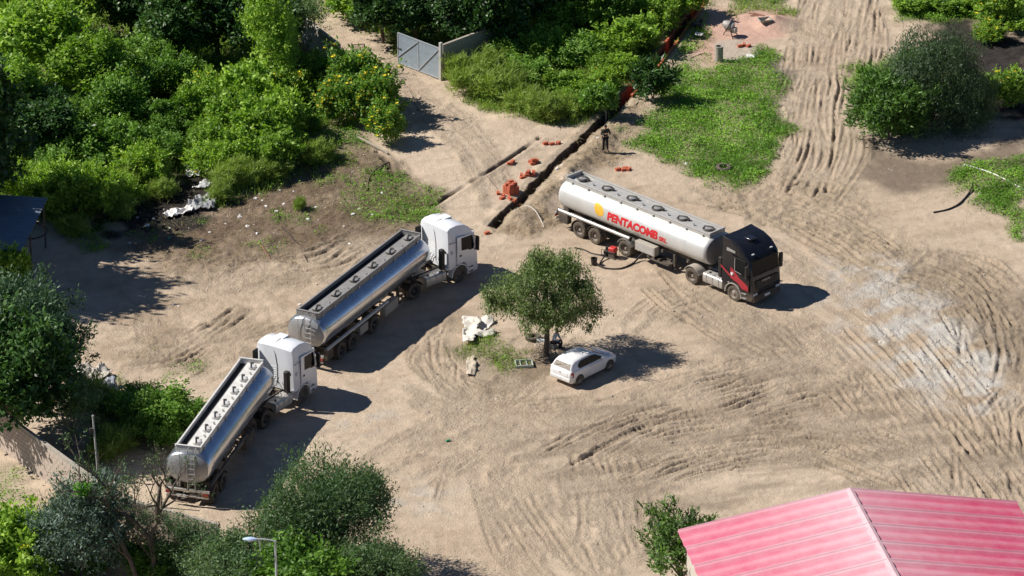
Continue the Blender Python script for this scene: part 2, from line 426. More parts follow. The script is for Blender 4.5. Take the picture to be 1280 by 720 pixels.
ruts([(1080, 400), (1150, 470), (1220, 560), (1270, 640)], 12, 3.0, 0.085, 0.6, True, 0.2, 8)
ruts([(1200, 440), (1240, 520), (1255, 620)], 12, 2.6, 0.075, 0.6, False, 0.25, 9)
ruts([(830, 345), (880, 385), (950, 425), (1030, 450)], 9, 1.6, 0.10, 0.6, False, 0.25, 10)
ruts([(790, 420), (850, 380), (900, 395), (980, 450)], 6, 1.5, 0.05, 0.5, False, 0.25, 22)
ruts([(140, 440), (230, 440), (330, 435), (420, 400)], 10, 1.8, 0.10, 0.5, True, 0.25, 11)
ruts([(200, 345), (300, 340), (400, 335), (470, 300)], 7, 1.6, 0.06, 0.3, True, 0.25, 12)
ruts([(220, 470), (270, 440), (330, 400)], 10, 2.2, 0.085, 0.7, False, 0.3, 13)
for k in range(4): rut([(172+k*6, 393), (174+k*7, 430)], 0.08, 0.0, 0.12, 0, 0, 1, 0.05, 60+k)
ruts([(555, 400), (545, 450), (575, 490), (650, 508), (740, 500)], 9, 0.9, 0.055, 0.5, False, 0.3, 14)
ruts([(640, 560), (655, 620), (700, 690), (720, 730)], 9, 2.6, 0.035, 0.4, True, 0.25, 15)
ruts([(745, 555), (755, 600), (765, 660), (775, 700)], 7, 0.9, 0.07, 0.6, True, 0.35, 16)
ruts([(600, 620), (640, 580), (700, 555)], 6, 3.2, 0.03, 0.4, False, 0.25, 17)
ruts([(870, 235), (950, 255), (1040, 290), (1110, 330)], 10, 1.8, 0.07, 0.4, False, 0.25, 18)
ruts([(930, 290), (1000, 330), (1080, 380), (1160, 440)], 4, 2.2, 0.02, 0.2, True, 0.4, 19)
ruts([(420, 610), (520, 560), (620, 500), (700, 420)], 4, 2.5, 0.012, 0.2, True, 0.3, 20)
ruts([(470, 40), (520, 110), (590, 190), (620, 260)], 4, 1.2, 0.012, 0.2, True, 0.3, 21)
ruts([(500, 480), (580, 520), (700, 530), (830, 500)], 5, 2.2, 0.014, 0.3, True, 0.3, 23)
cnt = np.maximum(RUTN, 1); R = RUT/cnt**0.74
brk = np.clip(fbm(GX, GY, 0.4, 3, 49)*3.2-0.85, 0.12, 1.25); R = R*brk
def blur(A):
    B = A.copy()
    B[1:-1, 1:-1] = (A[1:-1, 1:-1]*4+A[:-2, 1:-1]+A[2:, 1:-1]+A[1:-1, :-2]+A[1:-1, 2:])/8
    return B
HT += np.clip(blur(R)*0.3+R*0.7, -0.20, 0.14)
c = (RUTN > 0).astype(float)
for _ in range(14): c = blur(c)
CHURN = np.clip(c*1.3, 0, 1)
clod = fbm(GX, GY, 2.8, 3, 51)-0.5
HT += CHURN*clod*0.07
lump = np.clip(fbm(GX, GY, 1.1, 4, 52)-0.52, 0, 1); HT += lump*0.22*np.clip(1-GREEN, 0, 1)*(0.35+CHURN)
mixc(CHURN*np.clip((n_mid-0.25)*2.0, 0, 1)*np.clip((n_big-0.2)*2.2, 0.2, 1), (0.37, 0.295, 0.215), 0.6)
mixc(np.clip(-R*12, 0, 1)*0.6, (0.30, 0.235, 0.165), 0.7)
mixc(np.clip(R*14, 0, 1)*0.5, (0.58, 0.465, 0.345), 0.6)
mixc(gv, (0.58, 0.55, 0.50), 0.62)
# rough clods on the dug and trampled soils
rough = np.clip(Z_brown*0.7+Z_spoil+Z_ridge*0.8+Z_black*0.6+Z_left*0.35, 0, 1)*(1-Z_slabL)
HT += rough*((fbm(GX, GY, 1.5, 4, 55)-0.5)*0.34+(fbm(GX, GY, 3.6, 2, 56)-0.5)*0.14)
HT += (vnoise(GX*4.3, GY*4.3, 57)-0.5)*0.03*(1-Z_slabL)
# far bank left of the ridge: dry erosion steps
# main trench with its spoil bank, side ditch
TR = [(886, -20), (872, 8), (842, 50), (800, 104), (757, 148), (700, 200), (655, 247), (616, 285)]
sl, D, S = line_dist(TR)
wob = (vnoise(GX[sl]*1.7, GY[sl]*1.7, 60)-0.5)*0.16
tr = 1-sstep(0.21, 0.29, np.abs(D)+wob)
inside = (S > 0) & (S < len(TR)-1.001)
tr = tr*np.where(inside, 1, 0)
bank = np.exp(-((D+1.35)/0.75)**2)*sstep(3.6, 4.6, S)*np.where(S < 6.95, 1, 0)*0.34   # on the side of the tanker
bank2 = np.exp(-((D-0.75)/0.25)**2)*0.06+np.exp(-((D+0.7)/0.25)**2)*0.05
HT[sl] += (bank*(0.1+1.8*fbm(GX[sl], GY[sl], 0.9, 4, 61))+bank2*np.where(inside, 1, 0))*(1-tr)
HT[sl] -= tr*1.6
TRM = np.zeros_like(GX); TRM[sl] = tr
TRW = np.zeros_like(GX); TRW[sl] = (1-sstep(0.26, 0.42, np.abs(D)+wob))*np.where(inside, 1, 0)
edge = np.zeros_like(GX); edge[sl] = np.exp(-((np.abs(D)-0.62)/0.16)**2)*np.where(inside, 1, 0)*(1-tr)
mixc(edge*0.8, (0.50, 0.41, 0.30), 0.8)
mixc(TRW, (0.06, 0.045, 0.034), 0.95)  # deep shade of the trench put into its soil colour
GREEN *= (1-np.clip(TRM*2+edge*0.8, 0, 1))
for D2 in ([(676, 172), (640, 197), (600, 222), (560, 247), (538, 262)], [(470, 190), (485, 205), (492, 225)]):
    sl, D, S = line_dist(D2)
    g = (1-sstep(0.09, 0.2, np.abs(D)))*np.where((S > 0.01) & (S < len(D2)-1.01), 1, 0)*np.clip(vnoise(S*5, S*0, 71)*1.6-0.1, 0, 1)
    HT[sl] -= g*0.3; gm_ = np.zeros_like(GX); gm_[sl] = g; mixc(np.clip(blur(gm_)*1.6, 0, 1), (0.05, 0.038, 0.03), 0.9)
    e = np.exp(-((D+0.35)/0.2)**2)*np.where((S > 0.01) & (S < len(D2)-1.01), 1, 0); HT[sl] += e*0.06
# heaps: sand by the mixer, soil at the trench end
def heap(px, py, r, h, ry=1.0):
    c = G(px, py); d = np.hypot(GX-c.x, (GY-c.y)/ry)/r
    d = d*(0.8+0.45*n_mid); return np.clip(1-d, 0, 1)**1.3*h
HT += heap(968, 30, 1.9, 0.75)+heap(935, 22, 1.5, 0.25)
HT += heap(640, 272, 1.4, 0.35)
HT += heap(716, 215, 2.2, 0.30)
HT += heap(590, 105, 2.0, 0.35)+heap(640, 150, 2.0, 0.3)
def hz(x, y):
    j = int(np.clip(np.searchsorted(XS, x)-1, 0, len(XS)-2)); i = int(np.clip(np.searchsorted(YS, y)-1, 0, len(YS)-2))
    u = (x-XS[j])/(XS[j+1]-XS[j]); v = (y-YS[i])/(YS[i+1]-YS[i])
    return float((HT[i, j]*(1-u)+HT[i, j+1]*u)*(1-v)+(HT[i+1, j]*(1-u)+HT[i+1, j+1]*u)*v)
def gp(px, py, dz=0.0):
    g = G(px, py); return Vector((g.x, g.y, hz(g.x, g.y)+dz))

gm, nt, b, N, L = nodes_of('bare_earth')
at = N.new('ShaderNodeAttribute'); at.attribute_name = 'soil'
tc = N.new('ShaderNodeTexCoord')
n1 = N.new('ShaderNodeTexNoise'); n1.inputs['Scale'].default_value = 9; n1.inputs['Detail'].default_value = 8; n1.inputs['Roughness'].default_value = 0.72
n2 = N.new('ShaderNodeTexNoise'); n2.inputs['Scale'].default_value = 1.3; n2.inputs['Detail'].default_value = 6; n2.inputs['Roughness'].default_value = 0.65
for n in (n1, n2): L.new(tc.outputs['Object'], n.inputs['Vector'])
mr = N.new('ShaderNodeMapRange'); mr.inputs['From Min'].default_value = 0.3; mr.inputs['From Max'].default_value = 0.7; mr.inputs['To Min'].default_value = 0.86; mr.inputs['To Max'].default_value = 1.11
mr2 = N.new('ShaderNodeMapRange'); mr2.inputs['From Min'].default_value = 0.3; mr2.inputs['From Max'].default_value = 0.7; mr2.inputs['To Min'].default_value = 0.88; mr2.inputs['To Max'].default_value = 1.1
L.new(n1.outputs['Fac'], mr.inputs['Value']); L.new(n2.outputs['Fac'], mr2.inputs['Value'])
mm = N.new('ShaderNodeMath'); mm.operation = 'MULTIPLY'; L.new(mr.outputs[0], mm.inputs[0]); L.new(mr2.outputs[0], mm.inputs[1])
sc_ = N.new('ShaderNodeVectorMath'); sc_.operation = 'SCALE'; L.new(at.outputs['Color'], sc_.inputs[0]); L.new(mm.outputs[0], sc_.inputs['Scale'])
L.new(sc_.outputs[0], b.inputs['Base Color']); b.inputs['Roughness'].default_value = 0.95; b.inputs['Specular IOR Level'].default_value = 0.15
bp = N.new('ShaderNodeBump'); bp.inputs['Strength'].default_value = 0.9; bp.inputs['Distance'].default_value = 0.10
ac = N.new('ShaderNodeAttribute'); ac.attribute_name = 'churn'
n4 = N.new('ShaderNodeTexNoise'); n4.inputs['Scale'].default_value = 4.5; n4.inputs['Detail'].default_value = 4; n4.inputs['Roughness'].default_value = 0.75
L.new(tc.outputs['Object'], n4.inputs['Vector'])
mc = N.new('ShaderNodeMath'); mc.operation = 'MULTIPLY'; L.new(ac.outputs['Fac'], mc.inputs[0]); L.new(n4.outputs['Fac'], mc.inputs[1])
ma = N.new('ShaderNodeMath'); ma.operation = 'MULTIPLY_ADD'; ma.inputs[1].default_value = 1.2; L.new(mc.outputs[0], ma.inputs[0]); L.new(n1.outputs['Fac'], ma.inputs[2])
L.new(ma.outputs[0], bp.inputs['Height']); L.new(bp.outputs[0], b.inputs['Normal'])
ny, nx = GX.shape
idx = np.arange(ny*nx).reshape(ny, nx)
quads = np.stack([idx[:-1, :-1], idx[:-1, 1:], idx[1:, 1:], idx[1:, :-1]], -1).reshape(-1, 4)
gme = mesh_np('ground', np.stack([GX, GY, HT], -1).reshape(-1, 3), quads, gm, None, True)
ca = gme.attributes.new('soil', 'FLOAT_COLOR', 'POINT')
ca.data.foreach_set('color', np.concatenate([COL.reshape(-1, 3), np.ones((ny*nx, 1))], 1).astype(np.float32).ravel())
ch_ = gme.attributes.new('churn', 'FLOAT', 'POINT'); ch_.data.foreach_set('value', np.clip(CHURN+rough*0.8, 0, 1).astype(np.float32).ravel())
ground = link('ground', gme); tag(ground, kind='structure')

# ------------------------------------------------------------------ vehicle materials
DUST = (0.40, 0.305, 0.205)
m_tyre = mat('tyre_rubber', (0.028, 0.027, 0.026), 0.85, 0, 0.2, 8, 0.55, DUST)
m_rim = mat('dusty_wheel_rim', (0.30, 0.27, 0.24), 0.55, 0.3, 0.2, 8, 0.6, DUST)
m_rimd = mat('dark_wheel_rim', (0.09, 0.085, 0.08), 0.55, 0.2, 0.2, 8, 0.35, DUST)
m_blackp = mat('black_plastic', (0.018, 0.018, 0.020), 0.55, 0, 0.2, 8, 0.10, DUST, 0, 0.3)
m_chassis = mat('chassis_steel', (0.035, 0.035, 0.037), 0.6, 0.2, 0.3, 6, 0.45, DUST)
m_white = mat('white_cab_paint', (0.80, 0.82, 0.85), 0.3, 0, 0.03, 3, 0.10, (0.55, 0.48, 0.40), 0, 0.5, (0.4, 1.6, 0.35), 0.4)
m_white2 = mat('white_roof_panel', (0.78, 0.80, 0.82), 0.4, 0, 0.04, 3, 0.12, (0.55, 0.48, 0.40))
m_navy = mat('black_cab_paint', (0.006, 0.008, 0.014), 0.22, 0, 0.1, 3, 0.03, DUST, 0, 0.5, (0.4, 1.0, 0.25), 0.2)
m_maroon = mat('dark_red_stripe', (0.38, 0.02, 0.035), 0.3, 0, 0.1, 4, 0.06, DUST, 0, 0.5, None, 0.3)
m_glass = mat('dark_cab_glass', (0.008, 0.010, 0.012), 0.12, 0, 0.05, 4, 0.0, DUST, 0, 0.16)
m_alu = mat('polished_tank_aluminium', (0.64, 0.67, 0.71), 0.19, 0.97, 0.08, 1.6, 0.16, (0.30, 0.28, 0.25))
m_aluend = mat('dull_tank_end', (0.40, 0.40, 0.41), 0.42, 0.6, 0.08, 2.0, 0.35, (0.40, 0.37, 0.32))
m_silver = mat('silver_tank_paint', (0.62, 0.62, 0.60), 0.36, 0.25, 0.06, 1.3, 0.28, (0.47, 0.43, 0.36))
m_silvend = mat('grey_tank_end', (0.22, 0.21, 0.20), 0.5, 0.3, 0.12, 2.0, 0.5, (0.30, 0.27, 0.23))
m_walk = mat('walkway_plate', (0.50, 0.49, 0.47), 0.5, 0.35, 0.1, 4, 0.35, (0.44, 0.40, 0.34), 0.2)
m_walkl = mat('pale_walkway_plate', (0.66, 0.65, 0.62), 0.6, 0.1, 0.1, 4, 0.3, (0.5, 0.46, 0.40), 0.2)
m_hatch = mat('hatch_iron', (0.05, 0.05, 0.05), 0.55, 0.3, 0.3, 8, 0.3, DUST)
m_galv = mat('galvanised_steel', (0.52, 0.52, 0.51), 0.4, 0.7, 0.12, 5, 0.3, DUST)
m_fuel = mat('aluminium_fuel_tank', (0.55, 0.54, 0.52), 0.35, 0.6, 0.1, 3, 0.6, (0.44, 0.37, 0.28))
m_beigebox = mat('dusty_side_box', (0.42, 0.40, 0.36), 0.6, 0.2, 0.1, 3, 0.5, DUST)
m_red = mat('red_lettering', (0.62, 0.02, 0.03), 0.4, 0, 0.08, 5)
m_yel = mat('yellow_emblem', (0.80, 0.46, 0.05), 0.4, 0, 0.10, 5)
m_tail = mat('red_tail_lamp', (0.35, 0.015, 0.015), 0.2, 0, 0.1, 8, 0.1, DUST)
m_lampw = mat('headlamp_glass', (0.55, 0.57, 0.58), 0.12, 0.1, 0.1, 8, 0.1, DUST)
m_plate = mat('number_plate', (0.72, 0.72, 0.70), 0.5, 0, 0.05, 8)

# ------------------------------------------------------------------ wheels
def tyre_mesh(R, w, name, m):
    b = MB(); h = w/2
    prof = [(R*0.56, -h*0.8), (R*0.62, -h), (R*0.90, -h), (R, -h*0.72), (R, h*0.72), (R*0.90, h), (R*0.62, h), (R*0.56, h*0.8)]
    lp = []
    n = 28
    for r, y in prof: lp.append([(r*math.cos(2*PI*i/n), y, r*math.sin(2*PI*i/n)) for i in range(n)])
    lp.append(lp[0]); b.loft(lp, False, False)
    return b.mesh(name, m, 35)
def rim_mesh(R, w, name, m, deep=True, lugs=8):
    b = MB(); h = w/2; n = 24
    d = -0.05 if deep else 0.02
    for s in (-1, 1):
        prof = [(R*0.57, h*0.8), (R*0.50, h*0.78), (R*0.46, h*0.35+d), (R*0.28, h*0.5+d), (R*0.17, h*0.75+d), (R*0.15, h*0.95+d)]
        b.loft([[(r*math.cos(2*PI*i/n), s*y, r*math.sin(2*PI*i/n)) for i in range(n)] for r, y in prof], False, True)
        for k in range(lugs):
            a = 2*PI*k/lugs
            c = (R*0.33*math.cos(a), s*(h*0.47+d), R*0.33*math.sin(a)); e = (c[0], c[1]+s*0.04, c[2])
            b.cyl(c, e, R*0.035, None, 5)
    return b.mesh(name, m, 30)
TY_S = tyre_mesh(0.51, 0.30, 'tyre', m_tyre); TY_D = tyre_mesh(0.51, 0.27, 'tyre', m_tyre)
RIM_S = rim_mesh(0.51, 0.30, 'wheel', m_rim, False); RIM_K = rim_mesh(0.51, 0.30, 'wheel', m_rimd, False)
RIM_D = rim_mesh(0.51, 0.60, 'wheel', m_rim, True); RIM_DK = rim_mesh(0.51, 0.60, 'wheel', m_rimd, True)
def wheel(root, M, x, y, dual, dark, rz):
    p = M @ Vector((x, y, 0.50))
    w = link('wheel', (RIM_DK if dark else RIM_D) if dual else (RIM_K if dark else RIM_S), root, p, (0, random.random()*3, rz))
    if dual:
        for s in (-1, 1): link('tyre', TY_D, w, (0, s*0.165, 0))
    else: link('tyre', TY_S, w)
def axle(root, M, x, dual, dark, rz, steer=0):
    for s in (-1, 1): wheel(root, M, x, s*(0.93 if dual else 1.04), dual, dark, rz+steer)
    MB(M).cyl((x, -0.9, 0.50), (x, 0.9, 0.50), 0.07, None, 8).build('axle', m_chassis, root)

def text_mesh(s, size, bold=0.0, shear=0.0, space=1.0):
    c = bpy.data.curves.new('t', 'FONT'); c.body = s; c.size = size; c.offset = bold; c.shear = shear
    c.space_character = space; c.align_x = 'LEFT'; c.resolution_u = 3
    o = bpy.data.objects.new('t', c); col.objects.link(o)
    bpy.context.view_layer.update()
    me = bpy.data.meshes.new_from_object(o.evaluated_get(bpy.context.evaluated_depsgraph_get()))
    bm = bmesh.new(); bm.from_mesh(me)
    bmesh.ops.triangulate(bm, faces=bm.faces)
    for _ in range(2):
        bmesh.ops.subdivide_edges(bm, edges=[e for e in bm.edges if e.calc_length() > size*0.2], cuts=1)
        bmesh.ops.triangulate(bm, faces=bm.faces)
    v = [tuple(x.co) for x in bm.verts]; f = [[x.index for x in p.verts] for p in bm.faces]
    bm.free(); bpy.data.objects.remove(o); bpy.data.curves.remove(c); bpy.data.meshes.remove(me)
    return v, f

# ------------------------------------------------------------------ tanker truck
TA, TB, TZ, TE = 1.22, 0.90, 2.12, 2.35
def sect(x, k, n=56, a=TA, b_=TB):
    out = []
    for i in range(n):
        t = 2*PI*i/n; c, s = math.cos(t), math.sin(t)
        out.append((x, a*k*math.copysign(abs(c)**(2/TE), c), TZ+b_*k*math.copysign(abs(s)**(2/TE), s)))
    return out
def surf_y(z):
    t = min(1, abs((z-TZ)/TB)); return TA*(1-t**TE)**(1/TE)

def tractor(root, M, rz, style, six=False):
    """x=0 over the drive axle, steer axle at WB"""
    WB = 3.25 if style == 'navy' else 3.4; dark = style != 'navy'
    paint = m_navy if style == 'navy' else m_white
    X = WB
    # chassis
    c = MB(M)
    for s in (-1, 1): c.box((X/2-0.25, s*0.42, 0.88), (X+1.7, 0.08, 0.26))
    for x in (-0.95, 0.3, 1.4, 2.4): c.box((x, 0, 0.88), (0.1, 0.8, 0.18))
    ch = c.build('chassis', m_chassis, root)
    MB(M).box((-0.05, 0, 1.06), (1.0, 0.95, 0.09)).box((0, 0, 1.13), (0.6, 0.7, 0.05)).build('fifth_wheel', m_chassis, ch, bevel=0.02)
    MB(M).box((1.05, 0, 1.03), (0.9, 0.95, 0.04)).build('deck_plate', m_fuel, ch, bevel=0.01)
    axle(root, M, X, False, dark, rz)
    axle(root, M, 0, True, dark, rz)
    if six: axle(root, M, -1.36, True, dark, rz)
    for s in (-1, 1):
        for x in ((0, -1.36) if six else (0,)):
            g = MB(M); n = 9; lo = []
            for k in range(n):
                a = math.radians(20+140*k/(n-1)); lo.append([(x+r*math.cos(a), s*y, 0.5+r*math.sin(a)) for r, y in ((0.60, 0.60), (0.60, 1.25), (0.63, 1.25), (0.63, 0.60))])
            g.loft(lo).build('mudguard', m_blackp if dark else m_beigebox, root)
    for s in (-1, 1):
        f = MB(M); f.loft([[(x, s*(0.86+0.36*math.copysign(abs(math.cos(t))**0.4, math.cos(t))), 0.72+0.30*math.copysign(abs(math.sin(t))**0.4, math.sin(t))) for t in [2*PI*i/20 for i in range(20)]] for x in (0.88, 1.55, 1.56, 2.36)])
        ft = f.build('fuel_tank', m_fuel, root)
        st = MB(M)
        for x in (1.15, 1.62, 2.1): st.box((x, s*1.228, 0.72), (0.05, 0.012, 0.50)).box((x, s*0.86, 1.026), (0.05, 0.6, 0.012))
        st.build('strap', m_galv, ft)
        MB(M).cyl((1.2, s*0.95, 1.02), (1.2, s*0.95, 1.09), 0.06, None, 10).build('filler_cap', m_blackp, ft)
    # cab
    if style == 'navy':
        prof = [(-0.98, 1.02), (-0.98, 3.72), (-0.95, 3.86), (-0.6, 3.80), (0.05, 3.72), (0.62, 3.45), (0.98, 3.08), (1.13, 2.88), (1.36, 1.82), (1.44, 1.25), (1.44, 0.50), (1.34, 0.36), (0.62, 0.36), (0.60, 0.82), (0.36, 1.16), (-0.36, 1.16), (-0.60, 0.98)]
    else:
        prof = [(-0.98, 1.02), (-0.98, 3.38), (-0.90, 3.62), (-0.65, 3.76), (-0.1, 3.80), (0.45, 3.68), (0.80, 3.36), (1.0, 3.02), (1.12, 2.86), (1.36, 1.80), (1.44, 1.25), (1.44, 0.50), (1.34, 0.36), (0.62, 0.36), (0.60, 0.82), (0.36, 1.16), (-0.36, 1.16), (-0.60, 0.98)]
    def wid(x, z):
        t = max(0, min(1, (z-2.75)/1.05)); t = t*t*(3-2*t)
        u = max(0, min(1, (x-0.7)/0.75))
        flare = 0.0
        return 1.25*(1-(0.06 if style == 'navy' else 0.13)*t)-0.12*u*u
    KZ = 0.97 if style == 'navy' else 0.925
    prof = [(max(x, -0.86) if style != 'navy' else max(x, -0.92), 1.02+(z-1.02)*KZ if z > 3.0 else z) for x, z in prof]
    cx = sum(p[0] for p in prof)/len(prof); cz = sum(p[1] for p in prof)/len(prof)
    lo = []
    for fy, ins in ((-1, 0.05), (-0.985, 0.018), (-0.955, 0), (-0.5, 0), (0, 0), (0.5, 0), (0.955, 0), (0.985, 0.018), (1, 0.05)):
        l = []
        for x, z in prof:
            d = Vector((cx-x, cz-z)).normalized()*ins
            zz = z+d.y
            if z > 3.3: zz += -0.05*fy*fy if style != 'navy' else 0.06*fy*fy-0.04   # roof crown or hollow
            l.append((X+x+d.x, fy*wid(x, z), zz))
        lo.append(l)
    cab = MB(M).loft(lo).build('cab', paint, root, 32)
    # windscreen on the sloped front
    def front(z, off=0.012):
        z0, x0, z1, x1 = prof[-11 if style == 'navy' else -10][1], 0, 0, 0
        a = (1.13, 2.88) if style == 'navy' else (1.12, 2.86); b_ = (1.36, 1.82) if style == 'navy' else (1.36, 1.80)
        t = (z-b_[1])/(a[1]-b_[1]); return X+b_[0]+(a[0]-b_[0])*t+off
    ws = MB(M); n = 9; lo = []
    for z in (1.90, 2.82): lo.append([(front(z), -1.06+2.12*k/(n-1), z) for k in range(n)])
    lo2 = [[(p[0]-0.05, p[1], p[2]) for p in l] for l in lo]
    ws.loft([lo[0]+lo2[0][::-1], lo[1]+lo2[1][::-1]]); ws.build('windscreen', m_glass, cab)
    # side panels
    for s in (-1, 1):
        def side(pts, name, m, par, off, th=0.02):
            b_ = MB(M); y0 = lambda p: s*(wid(p[0], p[1])+off)
            b_.loft([[(X+p[0], y0(p), p[1]) for p in pts], [(X+p[0], y0(p)-s*th, p[1]) for p in pts]])
            return b_.build(name, m, par, 25)
        d = side([(-0.22, 1.22), (0.40, 1.22), (0.66, 0.95), (1.18, 0.95), (1.20, 1.6), (1.10, 2.1), (0.94, 2.80), (-0.22, 2.86)], 'door', m_navy if style == 'navy' else m_white, cab, 0.010)
        if style == 'navy':
            side([(-0.96, 2.02), (-0.24, 1.62), (-0.24, 1.50), (-0.96, 1.90)], 'stripe', m_maroon, cab, 0.006)
            side([(-0.20, 1.45), (0.42, 1.26), (0.70, 1.02), (1.15, 1.00), (1.12, 1.30), (0.50, 1.62), (-0.05, 2.05), (-0.20, 2.10)], 'stripe', m_maroon, cab, 0.018)
            side([(-0.10+0.11*math.cos(k*PI/6)+0.02, 1.72+0.11*math.sin(k*PI/6)) for k in range(12)], 'emblem', m_plate, cab, 0.024)
            side([(-0.55, 3.02), (0.1, 3.02), (0.1, 3.14), (-0.55, 3.20)], 'roof_trim', m_galv, cab, 0.008)
        else:
            side([(-0.62+0.09*math.cos(k*PI/5), 2.02+0.13*math.sin(k*PI/5)) for k in range(10)], 'emblem', mat('faint_grey_emblem', (0.45, 0.48, 0.55), 0.5), cab, 0.006)
        side([(0.10, 1.98), (0.62, 1.92), (0.72, 1.84), (1.02, 1.84), (1.08, 2.05), (0.93, 2.72), (0.10, 2.74)], 'side_window', m_glass, d, 0.022)
        if style == 'navy':
            side([(0.10, 2.74), (0.10, 1.98), (0.14, 1.98), (0.14, 2.74)], 'window_trim', m_galv, d, 0.03)
            side([(0.14, 1.99), (0.62, 1.93), (0.62, 1.90), (0.14, 1.95)], 'window_trim', m_galv, d, 0.03)
        side([(-0.05, 1.62), (0.10, 1.62), (0.10, 1.72), (-0.05, 1.72)], 'door_handle', m_blackp, d, 0.025)
        mr_ = MB(M); yy = s*1.40
        mr_.box((X+1.18, yy, 2.30), (0.14, 0.24, 0.62)).box((X+1.18, yy, 1.86), (0.14, 0.22, 0.22)).bar((X+1.02, s*1.12, 2.68), (X+1.18, yy, 2.55), 0.05, 0.05).bar((X+1.05, s*1.14, 1.75), (X+1.18, yy, 1.80), 0.05, 0.05)
        mr_.build('mirror', m_blackp, cab, bevel=0.03)
        # arch, steps
        for z in (0.48, 0.76): MB(M).box((X+0.82, s*1.225, z), (0.34, 0.06, 0.05)).build('step', m_blackp if style != 'navy' else m_galv, cab)
        a_ = MB(M); lo = []
        for k in range(11):
            a = math.radians(-15+200*k/10); lo.append([(X+r*math.cos(a), s*y, 0.52+r*math.sin(a)) for r, y in ((0.58, 0.85), (0.58, 1.262), (0.64, 1.262), (0.64, 0.85))])
        a_.loft(lo).build('wheel_arch', m_white if style != 'navy' else m_beigebox, cab)
        MB(M).box((X-0.66, s*1.18, 1.10), (0.7, 0.12, 0.10)).build('sill_trim', m_galv if style == 'navy' else m_white, cab, bevel=0.02)
        # head lamps
        MB(M).box((X+1.405, s*0.93, 0.78), (0.10, 0.36, 0.22)).build('headlight', m_lampw, cab, bevel=0.03)
    g = MB(M); g.box((X+1.445, 0, 1.38), (0.03, 1.9, 0.50))
    gr = g.build('grille', m_blackp, cab)
    for k in range(3): MB(M).box((X+1.465, 0, 1.22+0.15*k), (0.03, 1.7, 0.04)).build('grille_slat', m_chassis if style == 'navy' else m_galv, gr)
    if style == 'navy':
        v, f = text_mesh('IVECO', 0.17, 0.006, 0, 1.25)
        b_ = MB(M); b_.add([(X+1.484, -0.42+p[0]*1.1, 1.48+p[1]) for p in v], f); b_.build('lettering', m_galv, gr, 0, fix=False)
    bu = MB(M).box((X+1.42, 0, 0.56), (0.14, 2.2, 0.42)).build('bumper', paint if style == 'navy' else m_white, cab, bevel=0.05)
    MB(M).box((X+1.50, 0, 0.58), (0.02, 0.42, 0.14)).build('number_plate', m_plate, bu)
    MB(M).box((X+1.492, 0, 0.80), (0.02, 1.3, 0.10)).build('bumper_vent', m_blackp, bu)
    vz = 2.92
    MB(M).loft([[(X+1.10, y, 2.95), (X+1.30, y, 2.80), (X+1.30, y, 2.77), (X+1.08, y, 2.90)] for y in (-0.98, -0.5, 0, 0.5, 0.98)]).build('sun_visor', m_blackp if style != 'navy' else m_glass, cab)
    for y in (-0.55, 0.45): MB(M).bar((front(1.90, 0.04), y, 1.90), (front(1.99, 0.035), y+0.65, 1.99), 0.03, 0.02).build('wiper', m_blackp, cab)
    # roof furniture
    if style != 'navy':
        MB(M).box((X+0.15, 0.25, 3.575), (0.62, 0.62, 0.07)).build('roof_hatch', m_white2, cab, bevel=0.03)
        MB(M).tube([(X-0.875, -0.15, 1.3), (X-0.875, -0.15, 2.4), (X-0.875, -0.05, 3.0), (X-0.84, 0.1, 3.3), (X-0.62, 0.1, 3.55), (X-0.1, 0.1, 3.605)], 0.014, 5).build('cable', m_blackp, cab)
        for s in (-1, 1):
            MB(M).bar((X-0.86, s*1.243, 2.62), (X+0.92, s*1.243, 2.62), 0.012, 0.025).build('panel_gap', m_blackp, cab)
            MB(M).bar((X-0.30, s*1.252, 1.15), (X-0.30, s*1.252, 2.62), 0.012, 0.022).build('panel_gap', m_blackp, cab)
        rb = MB(M)
        for k in range(7): rb.box((X-0.866, 0.35, 1.45+0.13*k), (0.02, 1.1, 0.03))
        rb.build('rear_rib', m_white2, cab)
        MB(M).box((X-0.865, -0.95, 2.05), (0.02, 0.16, 0.16)).build('rear_lamp', m_blackp, cab, bevel=0.01)
    else:
        MB(M).box((X+0.1, 0, 3.60), (0.55, 0.5, 0.10)).build('roof_hatch', m_navy, cab, bevel=0.04)
        MB(M).box((X+1.02, 0.75, 3.10), (0.10, 0.18, 0.05)).build('marker_lamp', m_lampw, cab, bevel=0.01)
        MB(M).box((X+1.02, -0.75, 3.10), (0.10, 0.18, 0.05)).build('marker_lamp', m_lampw, cab, bevel=0.01)
    # stacks and boxes behind the cab
    MB(M).box((X-1.16, -0.98, 1.72), (0.26, 0.30, 1.25)).build('air_intake', m_blackp, root, bevel=0.05)
    MB(M).box((X-1.12, 1.08, 2.1), (0.42, 0.10, 2.0)).build('side_deflector', m_blackp, root, bevel=0.03)
    MB(M).box((X-1.30, 0.72, 1.25), (0.42, 0.50, 0.55)).build('battery_box', m_chassis, root, bevel=0.03)
    ho = MB(M)
    for k, y in enumerate((-0.35, -0.15, 0.1)):
        pts = [(X-1.0, y, 1.75)]+[(X-1.05-0.085*j, y+0.05*math.sin(j*1.5+k), 1.72-0.32*math.sin(PI*j/10)+0.03*math.cos(j*3)) for j in range(1, 10)]+[(X-1.95, y, 1.65)]
        ho.tube(pts, 0.022, 5)
    ho.build('air_hose', m_blackp, root)

